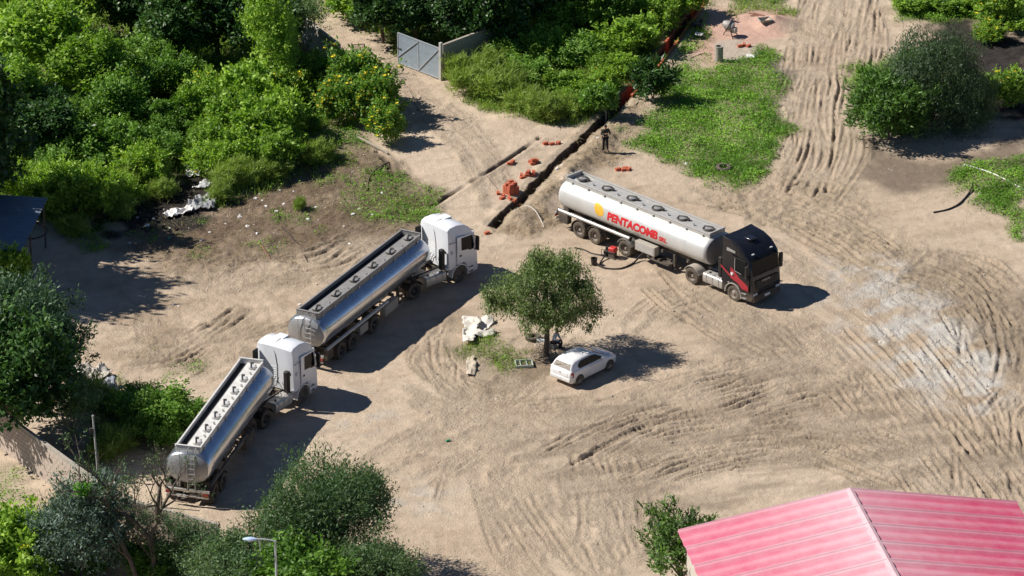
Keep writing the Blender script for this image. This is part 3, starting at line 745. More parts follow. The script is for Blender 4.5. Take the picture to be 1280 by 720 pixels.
def trailer(root, M, rz, style):
    dark = style != 'navy'
    ax = [-9.0, -7.74, -5.3] if style != 'twin' else [-9.0, -7.72]
    x0, x1 = {'navy': (-10.85, 1.05), 'three': (-10.85, 1.5), 'twin': (-9.75, 1.15)}[style]
    mt, me_ = (m_silver, m_silvend) if style == 'navy' else (m_alu, m_aluend)
    lo = [sect(x0+0.06, 0.90), sect(x0+0.12, 0.955), sect(x0+0.20, 0.985), sect(x0+0.30, 1.0)]+[sect(x0+0.3+k*(x1-x0-0.6)/24, 1.0) for k in range(1, 25)]+[sect(x1-0.20, 0.985), sect(x1-0.12, 0.955), sect(x1-0.06, 0.90)]
    tank = MB(M).loft(lo, False, False).build('tank', mt, root, 50)
    for xe, s in ((x0, -1), (x1, 1)):
        e = MB(M); e.loft([sect(xe-s*0.058, 0.902), sect(xe+s*0.02, 0.75), sect(xe+s*0.08, 0.5), sect(xe+s*0.11, 0.22)], False, True)
        e.build('tank_end', me_, tank, 50)
    # weld seams
    for k in range(1, 7):
        x = x0+(x1-x0)*k/7
        MB(M).loft([sect(x-0.02, 1.003), sect(x+0.02, 1.003)], False, False).build('seam', mt, tank, 60)
    # walkway with coaming
    zt = TZ+TB
    wl_, wr_ = (-0.66, 0.66)
    yl = (-0.62, 0.62) if style == 'navy' else (-0.60, 0.66)
    xa, xb = x0+0.25, x1-0.25
    h = 0.34 if style == 'navy' else 0.42
    cm = {'navy': m_walk, 'three': mat('dull_walkway_plate', (0.27, 0.265, 0.26), 0.6, 0.25, 0.15, 4, 0.3, (0.36, 0.32, 0.27), 0.2), 'twin': m_walkl}[style]
    if style != 'navy': MB(M).box(((xa+xb)/2, 0.43, zt-0.03), (xb-xa-0.1, 0.40, 0.03)).build('channel_shade_strip', mat('channel_shade_dark', (0.03, 0.03, 0.03), 0.9, 0, 0.3, 5), tank)  # near-black strip paints the shade inside the walkway channel
    for y in yl: MB(M).box(((xa+xb)/2, y, zt+h/2-0.20), (xb-xa, 0.05, h)).box(((xa+xb)/2, y, zt+h-0.20), (xb-xa+0.04, 0.10, 0.035)).build('coaming', cm, tank, bevel=0.008)
    for x in (xa, xb): MB(M).box((x, sum(yl)/2, zt+h/2-0.12), (0.05, yl[1]-yl[0]-0.06, h)).box((x, sum(yl)/2, zt+h-0.115), (0.10, yl[1]-yl[0]+0.1, 0.03)).build('coaming', cm, tank, bevel=0.008)
    py0, py1 = (yl[0]+0.05, yl[1]-0.05) if style == 'navy' else (yl[0]+0.04, 0.22)
    plz = zt+(0.06 if style == 'navy' else 0.10)
    pl = MB(M).box(((xa+xb)/2, (py0+py1)/2, plz-0.03), (xb-xa-0.1 if style != 'navy' else xb-xa-1.3, py1-py0, 0.05)).build('walkway', cm, tank, loc=(0, 0, 0))
    if style == 'navy': pl.location = M.to_3x3() @ Vector((0.58, 0, 0))
    nh = 7 if style == 'twin' else 6
    hx = [xa+0.75+(xb-xa-1.4)*k/(nh-1) for k in range(nh)]
    for x in hx:
        yc = (py0+py1)/2
        hb = MB(M).cyl((x, yc, plz-0.06), (x, yc, plz+0.10), 0.27, 0.25, 18).build('hatch', m_hatch if style != 'twin' else cm, tank)
        MB(M).lathe((x, yc, plz+0.10), (x, yc, plz+0.16), [(0.25, 0.0), (0.24, 0.5), (0.12, 0.9), (0.04, 1.0)], 18).build('hatch_lid', m_galv if style == 'navy' else cm, hb)
        lv = MB(M).bar((x-0.28, yc-0.08, plz+0.17), (x+0.24, yc+0.1, plz+0.19), 0.05, 0.04).cyl((x+0.34, yc+0.06, plz-0.05), (x+0.34, yc+0.06, plz+0.14), 0.10, None, 12)
        if style == 'navy':
            lo2 = [[(x-0.05+math.cos(a)*(0.31+0.045*math.cos(q)), yc+math.sin(a)*(0.31+0.045*math.cos(q)), plz+0.05+0.045*math.sin(q)) for q in [2*PI*j/6 for j in range(6)]] for a in [2*PI*k/20 for k in range(21)]]
            lv.loft(lo2, False, False)
        lv.build('hatch_lever', m_hatch, hb)
    for x in [hx[k]+(hx[1]-hx[0])*0.5 for k in range(nh-1)]:
        MB(M).cyl((x, (py0+py1)/2-0.2, plz-0.03), (x, (py0+py1)/2-0.2, plz+0.10), 0.05, 0.07, 10).build('vent', m_galv, tank)
    # brackets along the rail
    for k in range(9):
        x = xa+0.5+(xb-xa-1)*k/8
        MB(M).box((x, yl[0]-0.07, zt-0.02), (0.10, 0.08, 0.10)).build('rail_bracket', m_walk, tank)
    # frame
    c = MB(M)
    for s in (-1, 1): c.box(((x0+0.05)/2, s*0.48, 1.12), (-x0+0.1, 0.10, 0.26))
    for x in (x0+0.55, -8.4, -6.5, -4.5, -2.6, -0.6): c.box((x, 0, 1.14), (0.14, 1.9, 0.16))
    fr = c.build('trailer_frame', m_chassis, root)
    MB(M).box((0.1, 0, 1.19), (1.7, 1.0, 0.06)).build('kingpin_plate', m_chassis, root)
    for x in ax: axle(root, M, x, True, dark, rz)
    for s in (-1, 1):
        for x in ax:
            lo = []
            for k in range(9):
                a = math.radians(25+130*k/8); lo.append([(x+r*math.cos(a), s*y, 0.5+r*math.sin(a)) for r, y in ((0.60, 0.62), (0.60, 1.26), (0.625, 1.26), (0.625, 0.62))])
            MB(M).loft(lo).build('mudguard', m_galv if (x == ax[-1] and style == 'navy') else m_chassis, root)
        # long hose tube on the flank
        xs, xe = (-10.75, -4.9) if style == 'navy' else (x0+0.1, -3.6)
        t = MB(M).cyl((xs, s*1.16, 1.24), (xe, s*1.16, 1.24), 0.105, None, 14).build('hose_tube', m_galv if style != 'twin' else m_chassis, root)
        for x in (xs, xe): MB(M).cyl((x-0.03, s*1.16, 1.24), (x+0.03, s*1.16, 1.24), 0.125, None, 14).build('tube_cap', m_blackp, t)
        # equipment boxes
        if style == 'navy':
            b_ = MB(M).box((-3.7, s*1.02, 1.02), (1.55, 0.42, 0.56)).build('valve_cabinet', m_beigebox, root, bevel=0.02)
            MB(M).box((-3.7, s*1.235, 1.02), (1.35, 0.015, 0.44)).build('cabinet_door', m_walk, b_)
            MB(M).box((-10.3, s*1.05, 0.85), (0.75, 0.36, 0.62)).build('tool_box', m_chassis, root, bevel=0.03)
            vv = MB(M)
            for k in range(4): vv.cyl((-3.9+k*0.42, s*0.75, 0.62), (-3.9+k*0.42, s*1.12, 0.62), 0.07, None, 10).cyl((-3.9+k*0.42, s*1.10, 0.62), (-3.9+k*0.42, s*1.18, 0.62), 0.10, None, 10)
            vv.box((-3.2, s*0.7, 0.62), (2.2, 0.10, 0.12)); vv.build('outlet_valve', m_chassis, root)
            MB(M).box((-2.6, s*0.95, 0.52), (1.5, 0.5, 0.08)).build('valve_tray', m_chassis, root)
        else:
            if style != 'twin': MB(M).box((-6.5, s*1.08, 0.80), (0.9, 0.34, 0.52)).build('tool_box', m_beigebox, root, bevel=0.03)
            b_ = MB(M).box((-3.3, s*1.04, 0.78), (1.5, 0.38, 0.60)).build('valve_cabinet', m_chassis if style == 'twin' else m_beigebox, root, bevel=0.03)
            MB(M).box((-3.3, s*1.236, 0.78), (1.3, 0.015, 0.48)).build('cabinet_door', m_beigebox if style != 'twin' else m_chassis, b_)
            if style != 'twin': MB(M).box((-10.3, s*1.05, 0.85), (0.7, 0.36, 0.55)).build('tool_box', m_chassis, root, bevel=0.03)
            vv = MB(M)
            for k in range(4): vv.cyl((-4.7+k*0.3, s*0.7, 1.0), (-4.7+k*0.3, s*1.14, 0.98), 0.06, None, 10)
            vv.build('outlet_valve', m_galv, root)
        MB(M).box((-1.75, s*0.75, 0.72), (0.16, 0.16, 0.85)).box((-1.75, s*0.75, 0.28), (0.34, 0.30, 0.05)).build('landing_leg', m_chassis, root, bevel=0.015)
    # rear end: bumper, lamps, ladder
    bu = MB(M).box((x0-0.13, 0, 0.96), (0.10, 2.4, 0.14)).box((x0-0.13, 0, 0.62), (0.08, 2.3, 0.10)).box((x0-0.09, -0.8, 0.80), (0.08, 0.10, 0.30)).box((x0-0.09, 0.8, 0.80), (0.08, 0.10, 0.30)).build('rear_bumper', m_galv, root, bevel=0.012)
    for s in (-1, 1):
        MB(M).box((x0-0.19, s*0.98, 0.80), (0.04, 0.34, 0.14)).build('tail_lamp', m_tail, bu)
        MB(M).box((-9.60, s*0.95, 0.48), (0.02, 0.56, 0.50)).build('mud_flap', m_blackp, root)
    MB(M).box((x0-0.19, 0.3, 0.64), (0.02, 0.45, 0.15)).build('number_plate', m_plate, bu)
    ly = -0.25; lad = MB(M)
    xr = x0-0.16
    for s in (-1, 1): lad.tube([(xr, ly+s*0.20, 0.9), (xr, ly+s*0.20, zt-0.1), (xr+0.12, ly+s*0.20, zt+0.20), (xr+0.4, ly+s*0.20, zt+0.25)], 0.024, 6)
    lad.tube([(xr, ly+0.62, 1.15), (xr, ly+0.62, zt-0.1), (xr+0.15, ly+0.62, zt+0.2)], 0.022, 6)
    la = lad.build('ladder', m_galv, root)
    for k in range(7): MB(M).cyl((xr, ly-0.2, 1.05+0.29*k), (xr, ly+0.2, 1.05+0.29*k), 0.02, None, 6).build('rung', m_galv, la)
    if style == 'navy':
        # lettering wrapped on the lit flank
        v, f = text_mesh('PENTACOMB', 0.80, 0.045, 0.16, 0.98)
        v2, f2 = text_mesh('SRL', 0.42, 0.022, 0.16, 0.95)
        wmax = max(p[0] for p in v)
        def wrap(u, w, off):       # u metres along, w metres up the flank
            ph = math.radians(8)+w/1.0   # arc from below the widest line
            a = -PI+0.0
            z = TZ-0.22+w*0.92
            t = (z-TZ)/TB; n = Vector((0, -abs(surf_y(z)/TA)**(TE-1), math.copysign(abs(t)**(TE-1), t)*TA/TB)).normalized()
            return Vector((-6.75+u, -surf_y(z), z))+n*off
        sx = 4.05/wmax
        b_ = MB(M).add([wrap(p[0]*sx, p[1]*0.92, 0.006) for p in v], f); b_.build('lettering', m_red, tank, 0, fix=False)
        b_ = MB(M).add([wrap(4.12+p[0]*1.0, p[1], 0.006) for p in v2], f2); b_.build('lettering', m_red, tank, 0, fix=False)
        # emblem: rounded drop with a pointed upper corner
        pts = []
        for k in range(26):
            a = 2*PI*k/26; r = 0.36*(1+0.55*max(0, math.cos(a-math.radians(128)))**6)
            pts.append((r*math.cos(a)-0.62, 0.36+r*math.sin(a)))
        b_ = MB(M); vs = [wrap(-0.62, 0.36, 0.006)]; fs = []
        rings = 5
        for q in range(1, rings+1): vs += [wrap(-0.62+(p[0]+0.62)*q/rings, 0.36+(p[1]-0.36)*q/rings, 0.006) for p in pts]
        for k in range(26):
            j = (k+1) % 26; fs.append((0, 1+k, 1+j))
            for q in range(rings-1): fs.append((1+q*26+k, 1+(q+1)*26+k, 1+(q+1)*26+j, 1+q*26+j))
        b_.add(vs, fs); b_.build('emblem', m_yel, tank, 0, fix=False)

def truck(label, style, near_rear, near_drive, near_steer, six=False):
    """three pixels: ground contacts of the near rear, drive and steer wheels"""
    a, d, s_ = G(*near_rear), G(*near_drive), G(*near_steer)
    t3 = math.atan2(d.y-a.y, d.x-a.x); t1 = math.atan2(s_.y-d.y, s_.x-d.x)
    left = Vector((-math.sin(t3), math.cos(t3), 0)); left1 = Vector((-math.sin(t1), math.cos(t1), 0))
    k = d+(left+left1).normalized()*1.22
    hs = []
    for x in (-9, -7.7, -5, 0): 
        for q in (-1, 1):
            p = k+Vector((math.cos(t3), math.sin(t3), 0))*x+left*q*1.1; hs.append(hz(p.x, p.y))
    root = thing('tanker_truck', label, 'truck', (k.x, k.y, float(np.mean(hs))-0.02), t3, 'tanker trucks in the dirt yard')
    trailer(root, Matrix.Identity(4), 0, style)
    M1 = Matrix.Rotation(t1-t3, 4, 'Z')
    tractor(root, M1, t1-t3, style if style == 'navy' else 'white', six)
    print('truck', label, 'trailer len', (d-a).length, 'wb', (s_-d).length, math.degrees(t3), math.degrees(t1))
    return root
truck('silver tanker truck with black cab, red lettering and yellow emblem on its tank', 'navy', (725.3, 296.5), (864.2, 353.5), (916.7, 375.5))
truck('polished tanker truck with white cab and dark walkway, its nose toward the trench', 'three', (429, 447), (522.2, 372.5), (574.7, 352.5))
truck('polished tanker truck with white cab and pale hatch walkway, near the wall', 'twin', (272, 625), (336, 534), (374.7, 508.5), True)

# ------------------------------------------------------------------ vegetation
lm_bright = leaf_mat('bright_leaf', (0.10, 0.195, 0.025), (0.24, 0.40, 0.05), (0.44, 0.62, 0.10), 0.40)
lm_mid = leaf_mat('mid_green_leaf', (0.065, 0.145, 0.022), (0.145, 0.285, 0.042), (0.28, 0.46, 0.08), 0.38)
lm_dark = leaf_mat('dark_leaf', (0.017, 0.048, 0.014), (0.042, 0.105, 0.025), (0.105, 0.210, 0.049), 0.25, 0.42)
lm_molle = leaf_mat('pepper_leaf', (0.085, 0.135, 0.04), (0.165, 0.235, 0.075), (0.29, 0.37, 0.14), 0.34)
lm_acacia = leaf_mat('carob_leaf', (0.042, 0.088, 0.038), (0.095, 0.17, 0.068), (0.18, 0.27, 0.115), 0.34)
lm_blue = leaf_mat('blue_green_leaf', (0.042, 0.077, 0.056), (0.105, 0.168, 0.126), (0.210, 0.280, 0.224), 0.2)
lm_feather = leaf_mat('feathery_leaf', (0.031, 0.063, 0.028), (0.067, 0.119, 0.053), (0.119, 0.189, 0.084), 0.28)
lm_grass = leaf_mat('grass_blade', (0.15, 0.20, 0.05), (0.25, 0.36, 0.065), (0.40, 0.52, 0.12), 0.36, 0.6)
lm_cover = leaf_mat('creeper_leaf', (0.09, 0.21, 0.02), (0.18, 0.37, 0.032), (0.32, 0.55, 0.07), 0.3, 0.55)
lm_straw = leaf_mat('dry_straw', (0.160, 0.130, 0.060), (0.260, 0.220, 0.110), (0.360, 0.310, 0.180), 0.2, 0.7)
m_flower = mat('yellow_petals', (0.80, 0.62, 0.03), 0.6, 0, 0.15, 5)
m_bark = mat('grey_brown_bark', (0.12, 0.092, 0.068), 0.9, 0, 0.3, 9, 0, bump=0.5)
m_barkp = mat('pale_dead_wood', (0.30, 0.26, 0.21), 0.9, 0, 0.25, 9, 0, bump=0.4)

def unit(v): return v/(np.linalg.norm(v, axis=1, keepdims=True)+1e-9)
def leaves(name, C, Dv, Nv, L, Wd, tint, m):
    """diamond leaf faces: C base point, Dv direction, Nv rough normal"""
    n = len(C); Dv = unit(Dv); S = unit(np.cross(Dv, Nv)); Nn = np.cross(S, Dv)
    L = np.broadcast_to(L, (n,))[:, None]; Wd = np.broadcast_to(Wd, (n,))[:, None]
    V = np.empty((n, 4, 3))
    V[:, 0] = C; V[:, 1] = C+Dv*L*0.45+S*Wd*0.5+Nn*L*0.06; V[:, 2] = C+Dv*L; V[:, 3] = C+Dv*L*0.45-S*Wd*0.5+Nn*L*0.06
    Q = np.arange(n*4).reshape(n, 4)
    return mesh_np(name, V.reshape(-1, 3), Q, m, np.repeat(tint, 4))
def shell_points(lobes, n, r, inner=0.45, low=-0.75):
    lob = np.array(lobes, float); w = (lob[:, 3]*lob[:, 4]*lob[:, 5])**(2/3); w /= w.sum()
    k = r.choice(len(lob), n, p=w)
    d = unit(r.randn(n, 3)); flip = (d[:, 2] < low) | ((d[:, 2] < 0) & (r.rand(n) < 0.35)); d[flip, 2] *= -1
    rad = inner+(1-inner)*r.rand(n)**0.45
    bump_ = 0.50+0.95*vnoise(d[:, 0]*3.1+k*5, d[:, 1]*3.1+d[:, 2]*2.5, 3); bump_ *= np.where(r.rand(n) < 0.07, 1.0+0.35*r.rand(n), 1.0)
    P = lob[k, :3]+d*lob[k, 3:6]*(rad*bump_)[:, None]
    return P, unit(d/lob[k, 3:6]), k
def crown_mesh(name, lobes, ncl, per, sig, L, Wd, m, seed, droop=0.0, inner=0.45, up=0.35, jit=0.8, long=0.0, shoots=0, slen=0.6):
    r = np.random.RandomState(seed)
    P, Nn, k = shell_points(lobes, ncl, r, inner)
    if shoots:   # leafy shoots that break the outline
        k0 = r.choice(ncl, shoots); sd_ = unit(Nn[k0]+np.array((0, 0, 0.7))+r.randn(shoots, 3)*0.35); sl_ = slen*(0.4+r.rand(shoots))
        ts = np.linspace(0.1, 1, 6)
        P2 = (P[k0][:, None, :]+sd_[:, None, :]*(sl_[:, None]*ts[None])[..., None]).reshape(-1, 3)
        P = np.concatenate([P, P2]); Nn = np.concatenate([Nn, np.repeat(sd_, 6, 0)]); ncl = len(P)
    tw = unit(Nn+np.array((0, 0, up))+r.randn(ncl, 3)*0.45)
    i = np.repeat(np.arange(ncl), per); n = len(i)
    s = r.randn(n, 3)*sig
    if long: s += tw[i]*(r.rand(n)[:, None]*long)
    if droop: s[:, 2] -= r.rand(n)**0.8*droop
    C = P[i]+s
    D = tw[i]*(0.45 if not droop else 0.25)+r.randn(n, 3)*jit*0.6
    if droop: D[:, 2] -= 1.1
    N = Nn[i]*0.8+r.randn(n, 3)*0.42+np.array((-0.15, 0, 0.45))
    tint = np.clip(0.5+(r.rand(ncl)[i]-0.5)*0.55+(r.rand(n)-0.5)*0.5, 0, 1)
    sz = 0.65+0.7*r.rand(n)
    return leaves(name, C, D, N, L*sz, Wd*sz, tint, m), P, Nn
def trunk_mesh(name, top, lobes, r0, m, seed, P=None, nb=14, stems=1, lean=0.2):
    r = random.Random(seed); b = MB()
    lob = [Vector(l[:3]) for l in lobes]
    for s in range(stems):
        base_ = Vector((0, 0, -0.15)) if stems == 1 else Vector((r.uniform(-.3, .3), r.uniform(-.3, .3), -0.15))
        t = Vector(top)+Vector((r.uniform(-lean, lean), r.uniform(-lean, lean), 0))
        mid = base_.lerp(t, 0.5)+Vector((r.uniform(-lean, lean)*0.5, r.uniform(-lean, lean)*0.5, 0))
        b.tube([base_, base_.lerp(mid, 0.25)+Vector((0, 0, 0.03)), mid, t], [r0*1.35, r0*1.05, r0*0.9, r0*0.72], 8)
        for l in lob:
            q = t.lerp(l, 0.55)+Vector((r.uniform(-.2, .2), r.uniform(-.2, .2), r.uniform(0, .25)))
            b.tube([t-Vector((0, 0, 0.1)), q, l], [r0*0.62, r0*0.42, r0*0.22], 6)
    if P is not None:
        for k in range(nb):
            p = Vector(P[r.randrange(len(P))]); l = min(lob, key=lambda v: (v-p).length)
            q = l.lerp(p, 0.5)+Vector((0, 0, 0.1)); b.tube([l, q, p], [r0*0.25, r0*0.15, r0*0.05], 5)
    return b.mesh(name, m, 50)

class Proto: pass
def proto(kind, Wm, Hm, mat_, seed, ncl, per, sig, L, Wd, nl=5, trunk=0.35, droop=0, inner=0.45, flowers=0, r0=0.08, stems=1, up=0.35, long=0.0, bark=None, flat=1.0, jit=0.8, shoots=45, slen=0.7):
    """a plant Wm wide and Hm high, origin at its foot"""
    r = random.Random(seed); p = Proto(); p.W, p.H = Wm, Hm
    zc = Hm*(0.5+trunk*0.5); rz = Hm*(0.5-trunk*0.5)
    lobes = [(0, 0, zc, Wm*0.34, Wm*0.34, rz*0.92)]
    for k in range(nl):
        a = 2*PI*(k+r.random()*0.6)/nl; q = Wm*r.uniform(0.20, 0.30); s = r.uniform(0.42, 0.62)
        lobes.append((q*math.cos(a), q*math.sin(a), zc+rz*r.uniform(-0.45, 0.5), Wm*0.36*s*1.1, Wm*0.36*s*1.1, rz*s*flat))
    p.crown, P, Nn = crown_mesh('crown', lobes, ncl, per, sig, L, Wd, mat_, seed, droop, inner, up, jit, long, shoots, slen)
    p.trunk = trunk_mesh('trunk', (0, 0, Hm*max(trunk, 0.15)), lobes[1:], r0, bark or m_bark, seed, P, 12, stems)
    p.flower = None
    if flowers:
        rr_ = np.random.RandomState(seed+5); i = rr_.choice(len(P), flowers)
        C = P[i]+Nn[i]*0.12+rr_.randn(flowers, 3)*0.06
        Cc = np.repeat(C, 5, 0); a = np.tile(np.arange(5)*2*PI/5, flowers)
        D = np.stack([np.cos(a), np.sin(a), 0.25+0*a], 1)+np.repeat(rr_.randn(flowers, 3)*0.25, 5, 0)
        p.flower = leaves('flowers', Cc, D, np.tile((0, 0, 1.0), (len(Cc), 1)), 0.17, 0.12, np.full(len(Cc), 0.5), m_flower)

    p.lobes = lobes
    return p
PR = {}
PR['bright1'] = proto('b', 3.0, 2.6, lm_bright, 21, 520, 11, 0.13, 0.22, 0.13, 6, 0.12, inner=0.4)
PR['bright2'] = proto('b', 3.0, 2.6, lm_bright, 22, 460, 11, 0.12, 0.26, 0.14, 7, 0.12, inner=0.4, long=0.25)
PR['mid1'] = proto('b', 3.0, 2.6, lm_mid, 23, 520, 11, 0.13, 0.22, 0.12, 6, 0.14, inner=0.4)
PR['mid2'] = proto('b', 3.0, 2.8, lm_mid, 24, 460, 12, 0.15, 0.20, 0.10, 8, 0.14, inner=0.35, long=0.3)
PR['weed'] = proto('w', 2.6, 2.0, lm_bright, 25, 420, 12, 0.10, 0.22, 0.085, 7, 0.05, inner=0.3, up=1.1, long=0.5, flowers=26, stems=3, r0=0.03)
PR['grassy'] = proto('w', 2.2, 1.3, lm_grass, 26, 420, 10, 0.10, 0.42, 0.035, 6, 0.0, inner=0.2, up=1.6, long=0.25, stems=2, r0=0.02, jit=0.6)
PR['yellow'] = proto('y', 3.0, 2.8, lm_mid, 27, 500, 11, 0.12, 0.22, 0.11, 7, 0.08, inner=0.35, flowers=480, stems=3, r0=0.04, long=0.3)
PR['yellow2'] = proto('y', 3.0, 2.6, lm_bright, 28, 430, 11, 0.12, 0.22, 0.11, 7, 0.08, inner=0.35, flowers=170, stems=3, r0=0.04, long=0.3)
PR['tree_mid'] = proto('t', 5.5, 6.0, lm_bright, 31, 900, 13, 0.19, 0.30, 0.17, 8, 0.3, inner=0.5, r0=0.16, shoots=70, slen=0.9)
PR['tree_mid2'] = proto('t', 5.5, 6.0, lm_mid, 32, 1000, 13, 0.19, 0.28, 0.15, 8, 0.3, inner=0.5, r0=0.16, shoots=70, slen=0.9)
PR['tree_dark'] = proto('t', 5.5, 6.0, lm_dark, 33, 1000, 13, 0.18, 0.28, 0.15, 9, 0.25, inner=0.5, r0=0.18, shoots=70, slen=0.9)
PR['tree_dark2'] = proto('t', 5.5, 5.5, lm_dark, 34, 1000, 13, 0.20, 0.30, 0.16, 8, 0.25, inner=0.5, r0=0.18, shoots=70, slen=0.9)
PR['light_tall'] = proto('t', 3.2, 6.0, lm_bright, 35, 520, 11, 0.15, 0.20, 0.09, 9, 0.15, inner=0.4, r0=0.09, long=0.35)
PR['sparse'] = proto('s', 3.6, 4.2, lm_acacia, 36, 330, 9, 0.16, 0.15, 0.06, 8, 0.2, inner=0.35, r0=0.07, long=0.2, bark=m_barkp)

def veg(kind, cx, cy, w, h, label, cat, name, group=None, seed=None):
    p = PR[kind]; r = random.Random(int(cx*7+cy*13)+(seed or 0))
    by = cy+h*0.5*SC(cx, cy)*0.906
    g = gp(cx, by)
    t = thing(name, label, cat, g, r.random()*2*PI, group)
    t.scale = (w/p.W*r.uniform(0.9, 1.18), w/p.W*r.uniform(0.85, 1.2), h/p.H*r.uniform(0.92, 1.12))
    t.rotation_euler = (r.uniform(-.10, .10), r.uniform(-.10, .10), t.rotation_euler.z)
    link('trunk' if h > 3 else 'stem', p.trunk, t); link('crown' if h > 3 else 'foliage', p.crown, t)
    if p.flower: link('flowers', p.flower, t)['kind'] = 'stuff'
    return t
T_THICK = 'trees of the thicket left of the gate lane'
S_THICK = 'shrubs of the thicket left of the gate lane'
for x, y, w, h, l in ((45, 62, 6.6, 6.2, 'largest bright green broad-leaved tree of the thicket'), (118, 92, 5.0, 5.0, 'bright green tree on the rim of the shaded hollow in the thicket'), (8, 135, 5.0, 4.8, 'bright green tree close above the shed roof'), (30, 8, 5.5, 5.0, 'bright green tree behind the largest bright one'), (100, 20, 4.0, 4.6, 'small bright green tree next to the dark trees of the thicket')):
    veg('tree_mid', x, y, w, h, l, 'tree', 'broadleaf_tree', 'bright trees above the shed')
for x, y, w, h, l in ((272, 22, 6.5, 6.0, 'largest dark green tree at the back of the thicket'), (222, 45, 4.5, 4.6, 'dark green tree in front of the largest dark one'), (322, 38, 5.0, 5.6, 'dark green tree beside the slender light green tree'), (165, 15, 4.0, 4.4, 'small dark green tree between dark and bright trees of the thicket')):
    veg('tree_dark2', x, y, w, h, l, 'tree', 'broadleaf_tree', 'dark trees at the back of the thicket')
veg('tree_dark', -38, 205, 7.0, 9.5, 'tall dark tree standing behind the metal roofed shed', 'tree', 'broadleaf_tree')
veg('tree_dark2', -185, 222, 8.5, 13.5, 'tallest dark tree casting its shade past the metal roofed shed', 'tree', 'broadleaf_tree')
veg('tree_dark2', 55, 165, 4.5, 4.0, 'dark tree in the shade of the bright trees, close above the shed', 'tree', 'broadleaf_tree')
veg('light_tall', 350, 62, 3.4, 6.6, 'slender light green tree by the old concrete wall of the lane', 'tree', 'slender_tree')
veg('sparse', 385, 40, 3.4, 5.0, 'thin open-crowned tree leaning over the old concrete wall', 'tree', 'slender_tree')
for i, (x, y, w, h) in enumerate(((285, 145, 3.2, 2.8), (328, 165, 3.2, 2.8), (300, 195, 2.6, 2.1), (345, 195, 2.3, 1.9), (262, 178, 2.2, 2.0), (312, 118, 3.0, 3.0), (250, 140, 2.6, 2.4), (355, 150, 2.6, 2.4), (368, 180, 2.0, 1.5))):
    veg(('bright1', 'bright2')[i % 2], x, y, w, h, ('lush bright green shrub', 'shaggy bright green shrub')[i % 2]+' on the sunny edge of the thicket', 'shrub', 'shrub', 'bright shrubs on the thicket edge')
for i, (x, y, w, h) in enumerate(((55, 248, 2.6, 2.0), (93, 243, 2.9, 2.4), (126, 246, 2.5, 2.0), (178, 212, 2.3, 1.8), (22, 236, 2.4, 2.0), (150, 240, 2.0, 1.4))):
    veg('weed', x, y, w, h, 'tall leafy weed clump with a few yellow flowers near the shed', 'weeds', 'weed_clump', 'weed clumps near the shed')
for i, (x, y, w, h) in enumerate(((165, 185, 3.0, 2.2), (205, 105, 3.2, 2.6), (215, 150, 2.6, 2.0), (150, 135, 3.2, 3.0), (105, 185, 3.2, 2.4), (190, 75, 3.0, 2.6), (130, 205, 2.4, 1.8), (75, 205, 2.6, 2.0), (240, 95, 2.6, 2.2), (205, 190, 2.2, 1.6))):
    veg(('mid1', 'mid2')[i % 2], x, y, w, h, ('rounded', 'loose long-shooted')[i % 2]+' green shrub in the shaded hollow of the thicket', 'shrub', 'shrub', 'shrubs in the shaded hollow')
for i, (x, y, w, h) in enumerate(((195, 218, 1.8, 1.0), (205, 240, 1.4, 0.7), (160, 228, 1.6, 0.9), (285, 225, 1.8, 1.0), (305, 222, 1.8, 1.0), (330, 218, 1.6, 0.9), (280, 205, 1.6, 1.0), (275, 245, 1.4, 0.7), (350, 212, 1.4, 0.8), (400, 195, 1.8, 0.8), (375, 258, 0.7, 0.5), (395, 200, 1.3, 0.7), (150, 262, 1.5, 0.8), (90, 285, 1.5, 0.7))):
    veg('grassy', x, y, w, h, 'tuft of tall grass on the edge of the thicket', 'grass tuft', 'grass_tuft', 'grass tufts along the thicket')
for i, (x, y, w, h) in enumerate(((440, 105, 3.4, 3.2), (470, 128, 3.0, 2.8), (425, 132, 2.6, 2.4), (484, 162, 2.3, 2.0), (400, 100, 2.4, 2.4))):
    veg('yellow', x, y, w, h, ('largest yellow flowering shrub opposite the metal gate', 'yellow flowering shrub overhanging the lane edge', 'yellow flowering shrub on the grassy side of the largest one', 'lowest yellow flowering shrub next to the pale log', 'yellow flowering shrub against the old pale wall')[i], 'shrub', 'flowering_shrub', 'flowering shrubs opposite the gate')
for i, (x, y, w, h) in enumerate(((256, 118, 2.6, 2.4), (365, 118, 2.6, 2.2))):
    veg('yellow2', x, y, w, h, 'light green shrub dotted with yellow flowers inside the thicket', 'shrub', 'flowering_shrub', 'flowering shrubs inside the thicket')
for i, (x, y, w, h) in enumerate(((478, 16, 4.6, 4.4), (522, 22, 4.6, 4.4), (568, 22, 5.0, 5.0), (612, 24, 5.2, 5.4), (650, -8, 6.0, 6.0), (705, -14, 5.0, 5.0), (540, -10, 5.0, 5.0))):
    veg(('tree_dark', 'tree_dark2')[i % 2], x, y, w, h, ('dense dark tree beside the far end of the lane', 'dense dark tree behind the free end of the gate leaf', 'dense dark tree behind the gate post', 'dense dark tree overhanging the grey block wall', 'dense dark tree farther back behind the grey block wall', 'dense dark tree at the back of the overgrown plot', 'dense dark tree farther back behind the gate')[i], 'tree', 'broadleaf_tree', 'dark trees behind the gate')
veg('bright2', 440, 8, 3.2, 2.2, 'bright green bush at the far end of the gate lane', 'shrub', 'shrub')
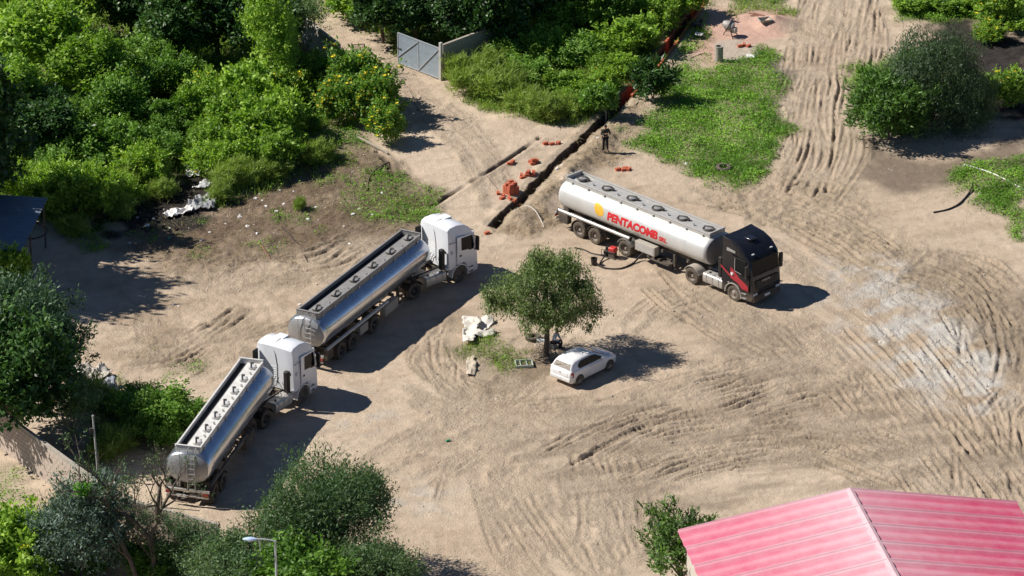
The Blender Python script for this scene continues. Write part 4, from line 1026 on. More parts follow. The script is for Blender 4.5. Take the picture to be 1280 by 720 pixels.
for i, (x, y, w, h) in enumerate(((660, 98, 3.0, 1.8), (702, 108, 3.0, 1.8), (728, 118, 2.4, 1.5), (682, 66, 3.0, 2.0), (722, 72, 3.0, 2.0), (762, 58, 3.4, 2.2), (792, 48, 3.0, 2.0), (822, 22, 3.0, 2.2), (772, 18, 3.5, 2.5), (732, 26, 3.5, 2.5), (848, 4, 3.0, 2.2), (800, 2, 3.0, 2.2), (640, 62, 3.0, 2.0), (690, 30, 3.2, 2.4), (780, 88, 2.2, 1.4), (755, 105, 2.0, 1.3))):
    veg(('mid2', 'bright1', 'bright2', 'weed')[i % 4], x, y, w*0.9, h*0.9, ('loose long-shooted green shrub', 'light green leafy shrub', 'shaggy bright green shrub', 'upright flowering weed clump')[i % 4]+' in the overgrown plot between gate and brick channel', 'shrub', 'shrub', 'shrubs between gate and brick channel')
for i, (x, y, w, h) in enumerate(((590, 108, 2.2, 1.2), (625, 114, 2.4, 1.3), (650, 128, 2.0, 1.0), (690, 142, 1.8, 0.9), (668, 134, 2.0, 1.0), (605, 90, 2.2, 1.2), (575, 95, 1.8, 1.0), (712, 138, 1.6, 0.8), (640, 108, 2.2, 1.2), (745, 132, 1.6, 0.8))):
    veg('grassy', x, y, w, h, 'tall grass tuft on the bank beside the lane below the gate', 'grass tuft', 'grass_tuft', 'grass tufts on the bank below the gate')
PR['clump'] = proto('c', 1.9, 1.8, lm_dark, 41, 150, 10, 0.10, 0.34, 0.09, 5, 0.1, inner=0.3, r0=0.06, up=0.9, long=0.2)
veg('clump', 815, 112, 2.0, 1.9, 'dark stiff-leaved clump on the green slope by the brick channel', 'shrub', 'shrub')
PR['feather'] = proto('f', 6.0, 5.6, lm_feather, 42, 2300, 14, 0.17, 0.17, 0.042, 10, 0.03, droop=0.8, inner=0.5, r0=0.16, stems=2, shoots=40, slen=0.4)
veg('feather', 1162, 90, 7.2, 7.0, 'big feathery dark tree beside the rutted track', 'tree', 'feathery_tree')
PR['lowbush'] = proto('l', 4.0, 3.2, leaf_mat('deep_green_leaf', (0.04, 0.09, 0.016), (0.085, 0.18, 0.03), (0.18, 0.33, 0.06), 0.32), 43, 760, 13, 0.13, 0.24, 0.075, 8, 0.08, inner=0.45, r0=0.08, stems=2, long=0.25, jit=0.7)
veg('lowbush', 1108, 140, 4.8, 3.9, 'rounded green bush leaning out below the feathery tree', 'shrub', 'shrub')
veg('feather', 1206, 122, 4.6, 4.4, 'lower feathery dark tree joined to the big one', 'tree', 'feathery_tree')
for x, y, w, h in ((1262, 112, 2.8, 2.4), (1248, 14, 3.2, 2.0), (1238, 42, 1.8, 1.2)):
    veg('yellow2', x, y, w, h, 'sunny shrub with yellow blooms on the black burnt ground', 'shrub', 'flowering_shrub', 'yellow shrubs on the burnt ground')
for x, y, w, h in ((1140, 8, 2.6, 0.8), (1185, 8, 2.6, 0.9), (1215, 2, 2.4, 1.0), (1275, 30, 2.2, 1.0)):
    veg('bright1', x, y, w, h, 'low bright green bush above the burnt ground', 'shrub', 'shrub', 'low bushes above the burnt ground')
# bluish trees by the shed and the wall
PR['round_blue'] = proto('t', 6.0, 7.5, leaf_mat('olive_leaf', (0.032, 0.075, 0.04), (0.08, 0.15, 0.08), (0.16, 0.26, 0.14), 0.3), 44, 1500, 14, 0.18, 0.24, 0.09, 10, 0.2, inner=0.5, r0=0.16, long=0.2)
veg('round_blue', 42, 440, 5.6, 7.8, 'dark blue-green tree in front of the metal roofed shed', 'tree', 'broadleaf_tree')
veg('tree_dark', 22, 492, 6.6, 7.2, 'dark spreading tree over the dappled garden wall', 'tree', 'broadleaf_tree')
veg('bright2', 8, 350, 2.4, 3.0, 'small light green bush against the shed wall', 'shrub', 'shrub')
veg('sparse', 92, 520, 3.6, 3.8, 'thin scrubby tree behind the garden wall', 'tree', 'slender_tree')
for x, y, w, h in ((205, 520, 3.4, 2.0), (168, 526, 2.6, 1.8), (232, 524, 2.0, 1.4)):
    veg('mid2', x, y, w, h, 'leafy shrub between the wall and the rear tanker', 'shrub', 'shrub', 'shrubs beside the rear tanker')
veg('grassy', 140, 562, 2.0, 1.0, 'scruffy grass tuft at the foot of the thin pole', 'grass tuft', 'grass_tuft')
PR['conifer'] = proto('t', 5.5, 4.6, lm_blue, 45, 900, 14, 0.14, 0.22, 0.07, 9, 0.05, inner=0.45, r0=0.12, long=0.35, flat=0.8)
veg('conifer', 105, 668, 5.4, 5.0, 'silvery blue-green tree at the foot of the bare forked tree', 'tree', 'blue_tree')
veg('weed', 8, 690, 3.6, 2.6, 'bright flowering weeds below the garden wall', 'weeds', 'weed_clump')
veg('bright1', 40, 715, 2.6, 1.8, 'bright green shrub next to the silvery tree', 'shrub', 'shrub')
PR['carob'] = proto('t', 8.5, 6.6, lm_acacia, 46, 2400, 15, 0.20, 0.20, 0.060, 11, 0.15, inner=0.55, r0=0.2, stems=2, long=0.3, shoots=70, slen=0.3)
veg('carob', 396, 662, 7.4, 6.8, 'large dense carob tree beside the rear tanker shadow', 'tree', 'carob_tree')
PR['carob2'] = proto('t', 6.5, 5.0, lm_acacia, 47, 1500, 14, 0.20, 0.20, 0.062, 9, 0.12, inner=0.5, r0=0.15, stems=2, long=0.3)
veg('carob2', 318, 735, 5.6, 3.8, 'spreading green tree under the street lamp', 'tree', 'carob_tree')
veg('carob2', 462, 728, 5.6, 4.4, 'lower green tree at the foot of the big carob tree', 'tree', 'carob_tree')
veg('tree_mid2', 385, 745, 5.0, 4.4, 'green leafy tree in front of the street lamp post', 'tree', 'broadleaf_tree')
veg('sparse', 212, 690, 3.6, 2.6, 'thin half-bare tree at the end of the garden wall', 'tree', 'slender_tree')
veg('sparse', 262, 712, 3.8, 2.8, 'scrubby thin-leaved tree between bare tree and street lamp', 'tree', 'slender_tree')
PR['roof_tree'] = proto('t', 4.6, 4.6, leaf_mat('fresh_leaf', (0.03, 0.065, 0.018), (0.075, 0.14, 0.03), (0.15, 0.28, 0.04), 0.3), 48, 260, 12, 0.12, 0.28, 0.08, 9, 0.3, inner=0.3, r0=0.08, up=0.8, long=0.45, shoots=40, slen=0.9)
veg('roof_tree', 850, 702, 4.2, 4.2, 'young fresh green tree at the corner of the pink roof', 'tree', 'young_tree')

def pin(poly, x, y):
    c = False
    for k in range(len(poly)):
        (x0, y0), (x1, y1) = poly[k], poly[(k+1) % len(poly)]
        if (y0 > y) != (y1 > y) and x < (x1-x0)*(y-y0)/(y1-y0)+x0: c = not c
    return c
rf = random.Random(12)
def fill(poly, dx, dy, kinds, lo, hi, label, group):
    xs = [p[0] for p in poly]; ys = [p[1] for p in poly]; y = min(ys); row = 0
    while y < max(ys):
        x = min(xs)+(dx/2 if row % 2 else 0)
        while x < max(xs):
            px, py = x+rf.uniform(-.4, .4)*dx, y+rf.uniform(-.4, .4)*dy
            if pin(poly, px, py):
                w = rf.uniform(lo, hi); k = rf.choice(kinds)
                veg(k, px, py, w, w*rf.uniform(0.5, 0.85), label, 'shrub', 'shrub', group)
            x += dx
        y += dy; row += 1
fill([(0, 150), (140, 110), (250, 70), (390, 80), (400, 150), (360, 200), (290, 225), (230, 185), (140, 235), (0, 240)], 40, 26, ('mid1', 'bright1', 'bright2', 'mid2', 'weed', 'mid2'), 1.3, 2.3, 'small leafy bush filling the gaps of the thicket', 'small bushes filling the thicket')
fill([(575, 75), (640, 60), (700, 20), (870, 0), (790, 95), (735, 140), (690, 140), (640, 130)], 40, 26, ('bright2', 'grassy', 'grassy', 'weed', 'grassy'), 1.2, 2.0, 'small weedy bush among the grass above the lane', 'small bushes above the lane')
fill([(0, 650), (60, 660), (150, 690), (280, 690), (280, 720), (0, 730)], 45, 26, ('mid2', 'sparse', 'mid1'), 1.4, 2.4, 'small scrubby bush below the garden wall', 'small bushes below the garden wall')
fill([(80, 490), (140, 500), (250, 500), (245, 545), (150, 575), (100, 560)], 44, 30, ('sparse', 'mid2', 'grassy'), 1.3, 2.2, 'small scrubby bush between garden wall and rear tanker', 'small bushes beside the rear tanker')

# pepper tree in the yard: drooping strands
g = gp(682, 444)
t = thing('pepper_tree', 'weeping pepper tree shading the white hatchback in the yard', 'tree', g)
lobes = [(0, 0, 4.1, 1.9, 1.9, 1.5), (-1.9, 0.2, 3.5, 1.3, 1.4, 1.0), (1.7, 0.3, 3.8, 1.3, 1.3, 1.1), (0.5, -1.4, 3.6, 1.3, 1.2, 1.0), (0.1, 1.4, 4.5, 1.4, 1.4, 1.1), (-1.0, -0.9, 4.9, 1.1, 1.1, 0.9), (1.0, 0.4, 5.3, 1.2, 1.1, 0.85), (2.4, -0.2, 2.9, 0.8, 0.8, 0.8), (-2.7, 0.0, 3.2, 0.7, 0.8, 0.6), (-0.6, -1.2, 3.0, 1.0, 0.8, 0.7), (1.2, -1.0, 2.7, 0.8, 0.7, 0.7), (-0.3, 0.6, 5.5, 0.9, 0.9, 0.6)]
me, P, Nn = crown_mesh('crown', lobes, 1700, 15, 0.13, 0.16, 0.055, lm_molle, 77, droop=0.42, inner=0.35, up=0.3, jit=1.1, shoots=60, slen=0.5)
link('crown', me, t)
link('trunk', trunk_mesh('trunk', (0.05, 0, 1.75), lobes, 0.17, m_bark, 5, P, 40, 1, 0.12), t)
# small tree on a thin stem by the trench
g = gp(757, 152)
t = thing('young_tree', 'small thin-stemmed tree at the trench edge behind the standing person', 'tree', g)
lobes = [(-0.5, 0.3, 3.0, 0.9, 0.9, 0.7), (-1.1, 0.5, 2.7, 0.6, 0.6, 0.5), (0.1, 0.2, 2.8, 0.6, 0.6, 0.5)]
me, P, Nn = crown_mesh('crown', lobes, 200, 11, 0.11, 0.22, 0.11, lm_mid, 78)
link('crown', me, t); link('trunk', trunk_mesh('trunk', (0, 0, 2.1), lobes, 0.045, m_barkp, 6, P, 10, 1, 0.05), t)

# bare forked trees
def limbs(b, p, d, L, r, depth, rnd, tips):
    q = p+d*L; mid = p+d*L*0.5+Vector((rnd.uniform(-1, 1), rnd.uniform(-1, 1), rnd.uniform(-.5, .5)))*L*0.08
    b.tube([p, mid, q], [r, r*0.82, r*0.66], 6 if r > 0.03 else 4)
    if depth == 0: tips.append(q); return
    for k in range(rnd.choice((2, 3, 3))):
        e = (d+Vector((rnd.uniform(-1, 1), rnd.uniform(-1, 1), rnd.uniform(-0.35, 0.8)))*0.75).normalized()
        limbs(b, q if k else mid.lerp(q, 0.9), e, L*rnd.uniform(0.55, 0.85), r*rnd.uniform(0.45, 0.66), depth-1, rnd, tips)
def bare(px, py, pts, r, seed, label, bark, depth=3, L=1.1, tufts=()):
    g = gp(px, py); t = thing('bare_tree', label, 'tree', g); rnd = random.Random(seed); b = MB(); tips = []
    for stem in pts:
        V = [Vector(p) for p in stem]; n = len(V)
        b.tube(V, [r*(1-0.55*k/(n-1)) for k in range(n)], 8)
        for k in range(1, n):
            d = (V[k]-V[k-1]).normalized()
            for _ in range(2):
                e = (d*0.5+Vector((rnd.uniform(-1, 1), rnd.uniform(-1, 1), rnd.uniform(-0.2, 0.9)))).normalized()
                limbs(b, V[k], e, L*rnd.uniform(0.6, 1.1), r*0.38, depth-1, rnd, tips)
    b.build('trunk', bark, t, 50)
    T = np.array([tuple(p) for p in tips]); rs = np.random.RandomState(seed)
    i = rs.choice(len(T), min(len(T), 160)); i = np.repeat(i, 7)
    C = T[i]+rs.randn(len(i), 3)*0.16
    me = leaves('crown', C, rs.randn(len(i), 3)+np.array((0, 0, -0.4)), rs.randn(len(i), 3), 0.13, 0.055, rs.rand(len(i)), lm_acacia)
    link('crown', me, t)
    for p in tufts:
        me, P, Nn = crown_mesh('leaf_tuft', [(p[0], p[1], p[2], 0.36, 0.36, 0.28)], 60, 9, 0.07, 0.14, 0.06, leaf_mat('vivid_tuft', (0.06, 0.22, 0.01), (0.12, 0.36, 0.015), (0.22, 0.52, 0.03), 0.35), 90)
        link('leaf_tuft', me, t)['kind'] = 'stuff'
    return t
bare(192, 738, [[(0, 0, -0.2), (0.05, 0.1, 1.6), (0.0, 0.2, 3.0), (0.5, 0.4, 4.3), (1.0, 0.5, 5.2)], [(0.0, 0.2, 2.6), (-0.7, 0.3, 3.5), (-1.5, 0.4, 4.2), (-2.1, 0.4, 5.4)], [(0.3, 0.3, 3.6), (0.35, 0.2, 4.6), (0.5, 0.3, 5.6)]], 0.15, 3, 'bare forked tree rising beside the end of the garden wall', m_bark, 4, 1.1)
bare(178, 745, [[(0, 0, -0.2), (-0.5, 0.2, 1.8), (-1.2, 0.3, 3.4), (-2.0, 0.4, 4.7), (-2.65, 0.5, 5.5)]], 0.14, 8, 'leaning dark trunk topped with a vivid green leaf tuft', m_bark, 3, 1.4, [(-2.75, 0.5, 5.55)])

bare(150, 700, [[(0, 0, -0.2), (-0.3, 0.1, 1.2), (-0.9, 0.2, 2.2)], [(0, 0, 0.3), (0.3, 0.1, 1.5), (0.8, 0.1, 2.6)], [(-0.1, 0, 0.5), (-0.6, -0.3, 1.2), (-1.6, -0.4, 1.7)]], 0.07, 21, 'pale dead brushwood fanning out against the garden wall', m_barkp, 4, 1.1)

# ------------------------------------------------------------------ grass and creepers
r = np.random.RandomState(15)
sub = GREEN[OY:OY+NY, OX:OX+NX]; subT = TALL[OY:OY+NY, OX:OX+NX]; subH = HT[OY:OY+NY, OX:OX+NX]
def scatter(weight, n):
    w = weight.ravel().astype(float); cs = np.cumsum(w); cs /= cs[-1]
    i = np.searchsorted(cs, r.rand(n)); iy, ix = np.unravel_index(i, weight.shape)
    x = FX0+(ix+r.rand(n)-0.5)*DX; y = FY0+(iy+r.rand(n)-0.5)*DY
    return x, y, subH[iy, ix], subT[iy, ix], iy, ix
vis = np.ones_like(sub)
n = 150000
x, y, z, tl, iy, ix = scatter(np.clip(sub-0.05, 0, 1)*np.where(subT > 0.27, 1.0, 0.45), n)
hgt = (0.25+0.75*r.rand(n))*np.maximum(tl, 0.12)*1.15
a = r.rand(n)*2*PI; ln = r.randn(n, 2)*0.35*hgt[:, None]; wd = 0.018+0.022*r.rand(n)
V = np.empty((n, 3, 3))
V[:, 0] = np.stack([x-np.cos(a)*wd, y-np.sin(a)*wd, z-0.02], 1); V[:, 1] = np.stack([x+np.cos(a)*wd, y+np.sin(a)*wd, z-0.02], 1)
V[:, 2] = np.stack([x+ln[:, 0], y+ln[:, 1], z+hgt], 1)
cl = vnoise(x*0.9, y*0.9, 81); tint = np.clip(0.15+cl*0.6+(r.rand(n)-0.5)*0.4, 0, 1)
o = link('grass', mesh_np('grass', V.reshape(-1, 3), np.arange(n*3).reshape(n, 3), lm_grass, np.repeat(tint, 3)))
tag(o, 'loose grass growing around the dirt yard', 'grass', kind='stuff')
n = 150000
x, y, z, tl, iy, ix = scatter(np.clip(sub-0.15, 0, 1)*np.where(subT < 0.27, 1.0, 0.18), n)
C = np.stack([x, y, z+0.02+r.rand(n)*np.maximum(tl, 0.15)*1.1*(0.4+1.2*vnoise(x*1.3, y*1.3, 85))], 1)
D = r.randn(n, 3)*np.array((1, 1, 0.45))+np.array((0, 0, 0.2)); Nv = r.randn(n, 3)*0.5+np.array((0, 0, 1.0))
cl = vnoise(x*0.7, y*0.7, 83); tint = np.clip(0.1+cl*0.75+(r.rand(n)-0.5)*0.45, 0, 1)
s = 0.35+0.9*r.rand(n)
o = link('ground_cover', leaves('ground_cover', C, D, Nv, 0.13*s, 0.08*s, tint, lm_cover))
tag(o, 'bright creeping ground cover on the slopes', 'ground cover', kind='stuff')
# dry stalks and roots on the bare brown soil
n = 5000
wt = (Z_brown*0.8+Z_spoil*0.5+Z_ridge*0.15)[OY:OY+NY, OX:OX+NX]
x, y, z, tl, iy, ix = scatter(wt+1e-6, n)
C = np.stack([x, y, z+0.02], 1); D = r.randn(n, 3)*np.array((1, 1, 0.25))
o = link('dry_stalks', leaves('dry_stalks', C, D, np.tile((0, 0, 1.0), (n, 1))+r.randn(n, 3)*0.2, 0.2+0.35*r.rand(n), 0.03, r.rand(n), lm_straw))
tag(o, 'dry stalks strewn over the brown soil', 'straw', kind='stuff')
# stones
n = 3200
wt = (gv*1.0+gv2*0.6+Z_brown*0.12+Z_spoil*0.2+CHURN*0.04+0.012)[OY:OY+NY, OX:OX+NX]*(1-np.clip(sub*2, 0, 1))
x, y, z, tl, iy, ix = scatter(wt, n)
s = 0.02+0.05*r.rand(n)**3+0.03*(r.rand(n) < 0.06)
octa = np.array([(1, 0, 0), (0, 1, 0), (-1, 0, 0), (0, -1, 0), (0, 0, 0.8), (0, 0, -0.5)], float)
V = np.stack([x, y, z], 1)[:, None, :]+octa[None]*(0.7+0.6*r.rand(n, 6, 1))*s[:, None, None]
F = np.array([(0, 1, 4), (1, 2, 4), (2, 3, 4), (3, 0, 4), (1, 0, 5), (2, 1, 5), (3, 2, 5), (0, 3, 5)])
Q = (np.arange(n)[:, None, None]*6+F[None]).reshape(-1, 3)
o = link('gravel', mesh_np('gravel', V.reshape(-1, 3), Q, mat('pale_stone', (0.50, 0.46, 0.40), 0.9, 0, 0.3, 3)))
tag(o, 'pale gravel and stones scattered on the yard', 'gravel', kind='stuff')

# ------------------------------------------------------------------ white hatchback
m_car = mat('white_car_paint', (0.80, 0.80, 0.80), 0.28, 0, 0.03, 3, 0.14, (0.60, 0.50, 0.38), 0, 0.5, (0.1, 0.75, 0.35), 0.5)
m_carglass = mat('car_glass', (0.012, 0.014, 0.016), 0.12, 0, 0.05, 4, 0.0, DUST, 0, 0.18)
m_rearglass = mat('dusty_rear_glass', (0.10, 0.085, 0.07), 0.3, 0, 0.3, 7, 0.7, (0.50, 0.40, 0.29), 0, 0.5)
a = G(722, 480); b_ = G(760.5, 461)
hd = math.atan2(b_.y-a.y, b_.x-a.x); fw = Vector((math.cos(hd), math.sin(hd), 0)); lf = Vector((-math.sin(hd), math.cos(hd), 0))
ctr = (a+b_)/2+lf*0.70
print('car wheelbase', (a-b_).length, math.degrees(hd))
car = thing('hatchback_car', 'dusty white three-door hatchback parked beneath the pepper tree', 'car', (ctr.x, ctr.y, hz(ctr.x, ctr.y)+0.0), hd)
def csec(x, zb, w, zs, zt, wt, n=5):
    """half section: sill, belt, top; mirrored"""
    pts = [(w*0.90, zb), (w, zb+0.14), (w, zs-0.12), (w*0.965, zs), (wt*1.02, zs+(zt-zs)*0.5), (wt, zt-0.05), (wt*0.88, zt), (wt*0.4, zt+0.015)]
    return [(x, -y, z) for y, z in pts]+[(x, y, z) for y, z in reversed(pts)]
secs = [(-1.90, 0.36, 0.66, 0.72, 0.80, 0.62), (-1.86, 0.26, 0.76, 0.80, 0.92, 0.70), (-1.72, 0.22, 0.81, 0.86, 0.98, 0.74), (-1.40, 0.20, 0.825, 0.90, 1.00, 0.74), (-0.6, 0.20, 0.83, 0.90, 0.98, 0.74), (0.3, 0.20, 0.83, 0.89, 0.96, 0.74),
        (0.95, 0.20, 0.825, 0.86, 0.95, 0.72), (1.45, 0.20, 0.81, 0.78, 0.87, 0.68), (1.80, 0.22, 0.76, 0.68, 0.76, 0.60), (1.93, 0.28, 0.68, 0.60, 0.66, 0.52), (1.97, 0.36, 0.58, 0.54, 0.58, 0.45)]
body = MB().loft([csec(*s) for s in secs]).build('body', m_car, car, 50)
def cab_sec(x, zt, wt, wb=0.765, z0=0.90):
    pts = [(wb, z0), (wb*0.985, z0+0.04), (wt+0.035, zt-0.07), (wt-0.02, zt-0.015), (wt*0.6, zt+0.012)]
    return [(x, -y, z) for y, z in pts]+[(x, y, z) for y, z in reversed(pts)]
cabs = [(-1.84, 0.97, 0.66), (-1.75, 1.12, 0.625), (-1.62, 1.28, 0.595), (-1.38, 1.39, 0.575), (-0.8, 1.445, 0.575), (-0.1, 1.44, 0.575), (0.25, 1.37, 0.575), (0.58, 1.20, 0.61), (0.90, 1.03, 0.66), (1.08, 0.93, 0.69)]
roof = MB().loft([cab_sec(*s) for s in cabs]).build('roof', m_car, car, 45)
def cside(pts, name, m, par, s, off, top):
    """panel on the tumblehome: pts (x, z)"""
    def yy(x, z):
        t = (z-0.90)/(1.40-0.90); return s*(0.768+(0.61-0.768)*t+off)
    return MB().loft([[(x, yy(x, z), z) for x, z in pts], [(x, yy(x, z)-s*0.02, z) for x, z in pts]]).build(name, m, par, 25)
for s in (-1, 1):
    cside([(-0.32, 0.95), (0.74, 0.95), (0.66, 1.03), (0.20, 1.29), (-0.05, 1.33), (-0.32, 1.34)], 'side_window', m_carglass, roof, s, 0.014, 0)
    cside([(-1.25, 1.03), (-1.14, 0.96), (-0.345, 0.95), (-0.345, 1.34), (-0.95, 1.32), (-1.14, 1.24), (-1.24, 1.13)], 'side_window', m_carglass, roof, s, 0.014, 0)
    d = MB().box((0.13, s*0.832, 0.58), (1.18, 0.02, 0.58)).build('door', m_car, body, bevel=0.008)
    MB().box((-0.30, s*0.85, 0.78), (0.16, 0.03, 0.035)).build('door_handle', m_car, d, bevel=0.008)
    MB().box((0.62, s*0.86, 0.96), (0.10, 0.18, 0.13)).build('mirror', m_car, body, bevel=0.03)
    MB().loft([[(1.60, s*0.62, 0.60), (1.88, s*0.58, 0.56), (1.76, s*0.74, 0.56)], [(1.58, s*0.64, 0.76), (1.86, s*0.56, 0.69), (1.74, s*0.735, 0.71)]]).build('headlight', m_lampw, body, 25)
    MB().loft([[(-1.905, s*0.50, 0.60), (-1.87, s*0.74, 0.60), (-1.72, s*0.835, 0.62)], [(-1.89, s*0.54, 0.86), (-1.84, s*0.75, 0.90), (-1.70, s*0.81, 0.90)]]).build('tail_light', m_tail, body, 25)
    for x in (-1.23, 1.235):
        ar = MB(); lo = []
        for k in range(9):
            q = PI*k/8; lo.append([(x+rr_*math.cos(q), s*y, 0.30+rr_*math.sin(q)) for rr_, y in ((0.01, 0.70), (0.01, 0.838), (0.345, 0.838), (0.345, 0.70))])
        ar.loft(lo).build('wheel_well', m_blackp, body)
TYC = tyre_mesh(0.295, 0.185, 'tyre', m_tyre); RIC = rim_mesh(0.295, 0.185, 'wheel', mat('hubcap_grey', (0.32, 0.31, 0.30), 0.45, 0.5, 0.1, 9, 0.5, DUST), False, 5)
for x in (-1.23, 1.235):
    for s in (-1, 1):
        w = link('wheel', RIC, car, (x, s*0.765, 0.29), (0, random.random(), 0)); link('tyre', TYC, w)
def cross(x, z, y0, y1, off, n=7): return [(x+off[0], y0+(y1-y0)*k/(n-1), z+off[1]) for k in range(n)]
MB().loft([cross(-1.82, 1.01, -0.58, 0.58, (-0.012, 0.012))+cross(-1.82, 1.01, 0.58, -0.58, (0.03, 0)), cross(-1.635, 1.265, -0.50, 0.50, (-0.014, 0.014))+cross(-1.635, 1.265, 0.50, -0.50, (0.03, -0.02))]).build('rear_window', m_rearglass, roof, 25)
MB().loft([cross(1.02, 0.965, -0.62, 0.62, (0.012, 0.016))+cross(1.02, 0.965, 0.62, -0.62, (-0.03, -0.02)), cross(0.30, 1.355, -0.52, 0.52, (0.012, 0.016))+cross(0.30, 1.355, 0.52, -0.52, (-0.03, -0.02))]).build('windscreen', m_carglass, roof, 25)
bu = MB().box((-1.87, 0, 0.42), (0.12, 1.44, 0.24)).build('rear_bumper', m_car, body, bevel=0.05)
MB().box((-1.935, 0.1, 0.45), (0.015, 0.40, 0.11)).build('number_plate', m_plate, bu)
hb = MB().box((-1.905, 0, 0.70), (0.02, 1.02, 0.20)).build('tailgate', m_car, body, bevel=0.008)
MB().cyl((-1.912, 0, 0.78), (-1.93, 0, 0.78), 0.05, None, 14).build('emblem', m_galv, hb)
MB().bar((-1.75, 0.05, 1.16), (-1.81, 0.42, 1.07), 0.02, 0.02).build('rear_wiper', m_blackp, roof)
MB().box((1.90, 0, 0.42), (0.14, 1.30, 0.22)).build('front_bumper', m_car, body, bevel=0.05)

# ------------------------------------------------------------------ people
m_skin = mat('skin', (0.30, 0.17, 0.11), 0.55, 0, 0.08, 12)
m_hair = mat('black_hair', (0.012, 0.010, 0.009), 0.6, 0, 0.2, 20)
def skinned(name, chains, m, parent, sub=1):
    """chains: list of [(pos, radius), ...]; chains that share a point are joined"""
    key = {}; vs = []; rs = []; es = []
    for ch in chains:
        prev = None
        for p, r_ in ch:
            k = tuple(round(c, 3) for c in p)
            if k not in key: key[k] = len(vs); vs.append(p); rs.append(r_)
            i = key[k]
            if prev is not None and prev != i: es.append((prev, i))
            prev = i
    me = bpy.data.meshes.new(name); me.from_pydata(vs, es, []); me.materials.append(m)
    o = link(name, me, parent)
    md = o.modifiers.new('skin', 'SKIN'); md.use_smooth_shade = True
    if not me.skin_vertices: return o
    sv = me.skin_vertices[0].data
    for i, r_ in enumerate(rs):
        sv[i].radius = (r_, r_) if not isinstance(r_, tuple) else r_
        sv[i].use_root = (i == 0)
    s = o.modifiers.new('sub', 'SUBSURF'); s.levels = sub; s.render_levels = sub
    return o
def hand_chains(w, d, side):
    """palm and five fingers from the wrist w along d"""
    w = Vector(w); d = Vector(d).normalized(); s = Vector(side).normalized(); n = d.cross(s)
    palm = w+d*0.07; out = [[(tuple(w), 0.028), (tuple(palm), 0.034)]]
    for k, (o, l) in enumerate(((-0.030, 0.062), (-0.010, 0.074), (0.010, 0.070), (0.030, 0.054))):
        a = palm+s*o+d*0.012; b = a+d*l*0.55+n*0.008; c = b+d*l*0.4+n*0.025
        out.append([(tuple(palm), 0.034), (tuple(a), 0.011), (tuple(b), 0.009), (tuple(c), 0.008)])
    t0 = w+d*0.03-s*0.032; out.append([(tuple(w), 0.028), (tuple(t0), 0.012), (tuple(t0+d*0.035-s*0.02), 0.010), (tuple(t0+d*0.065-s*0.018+n*0.02), 0.009)])
    return out
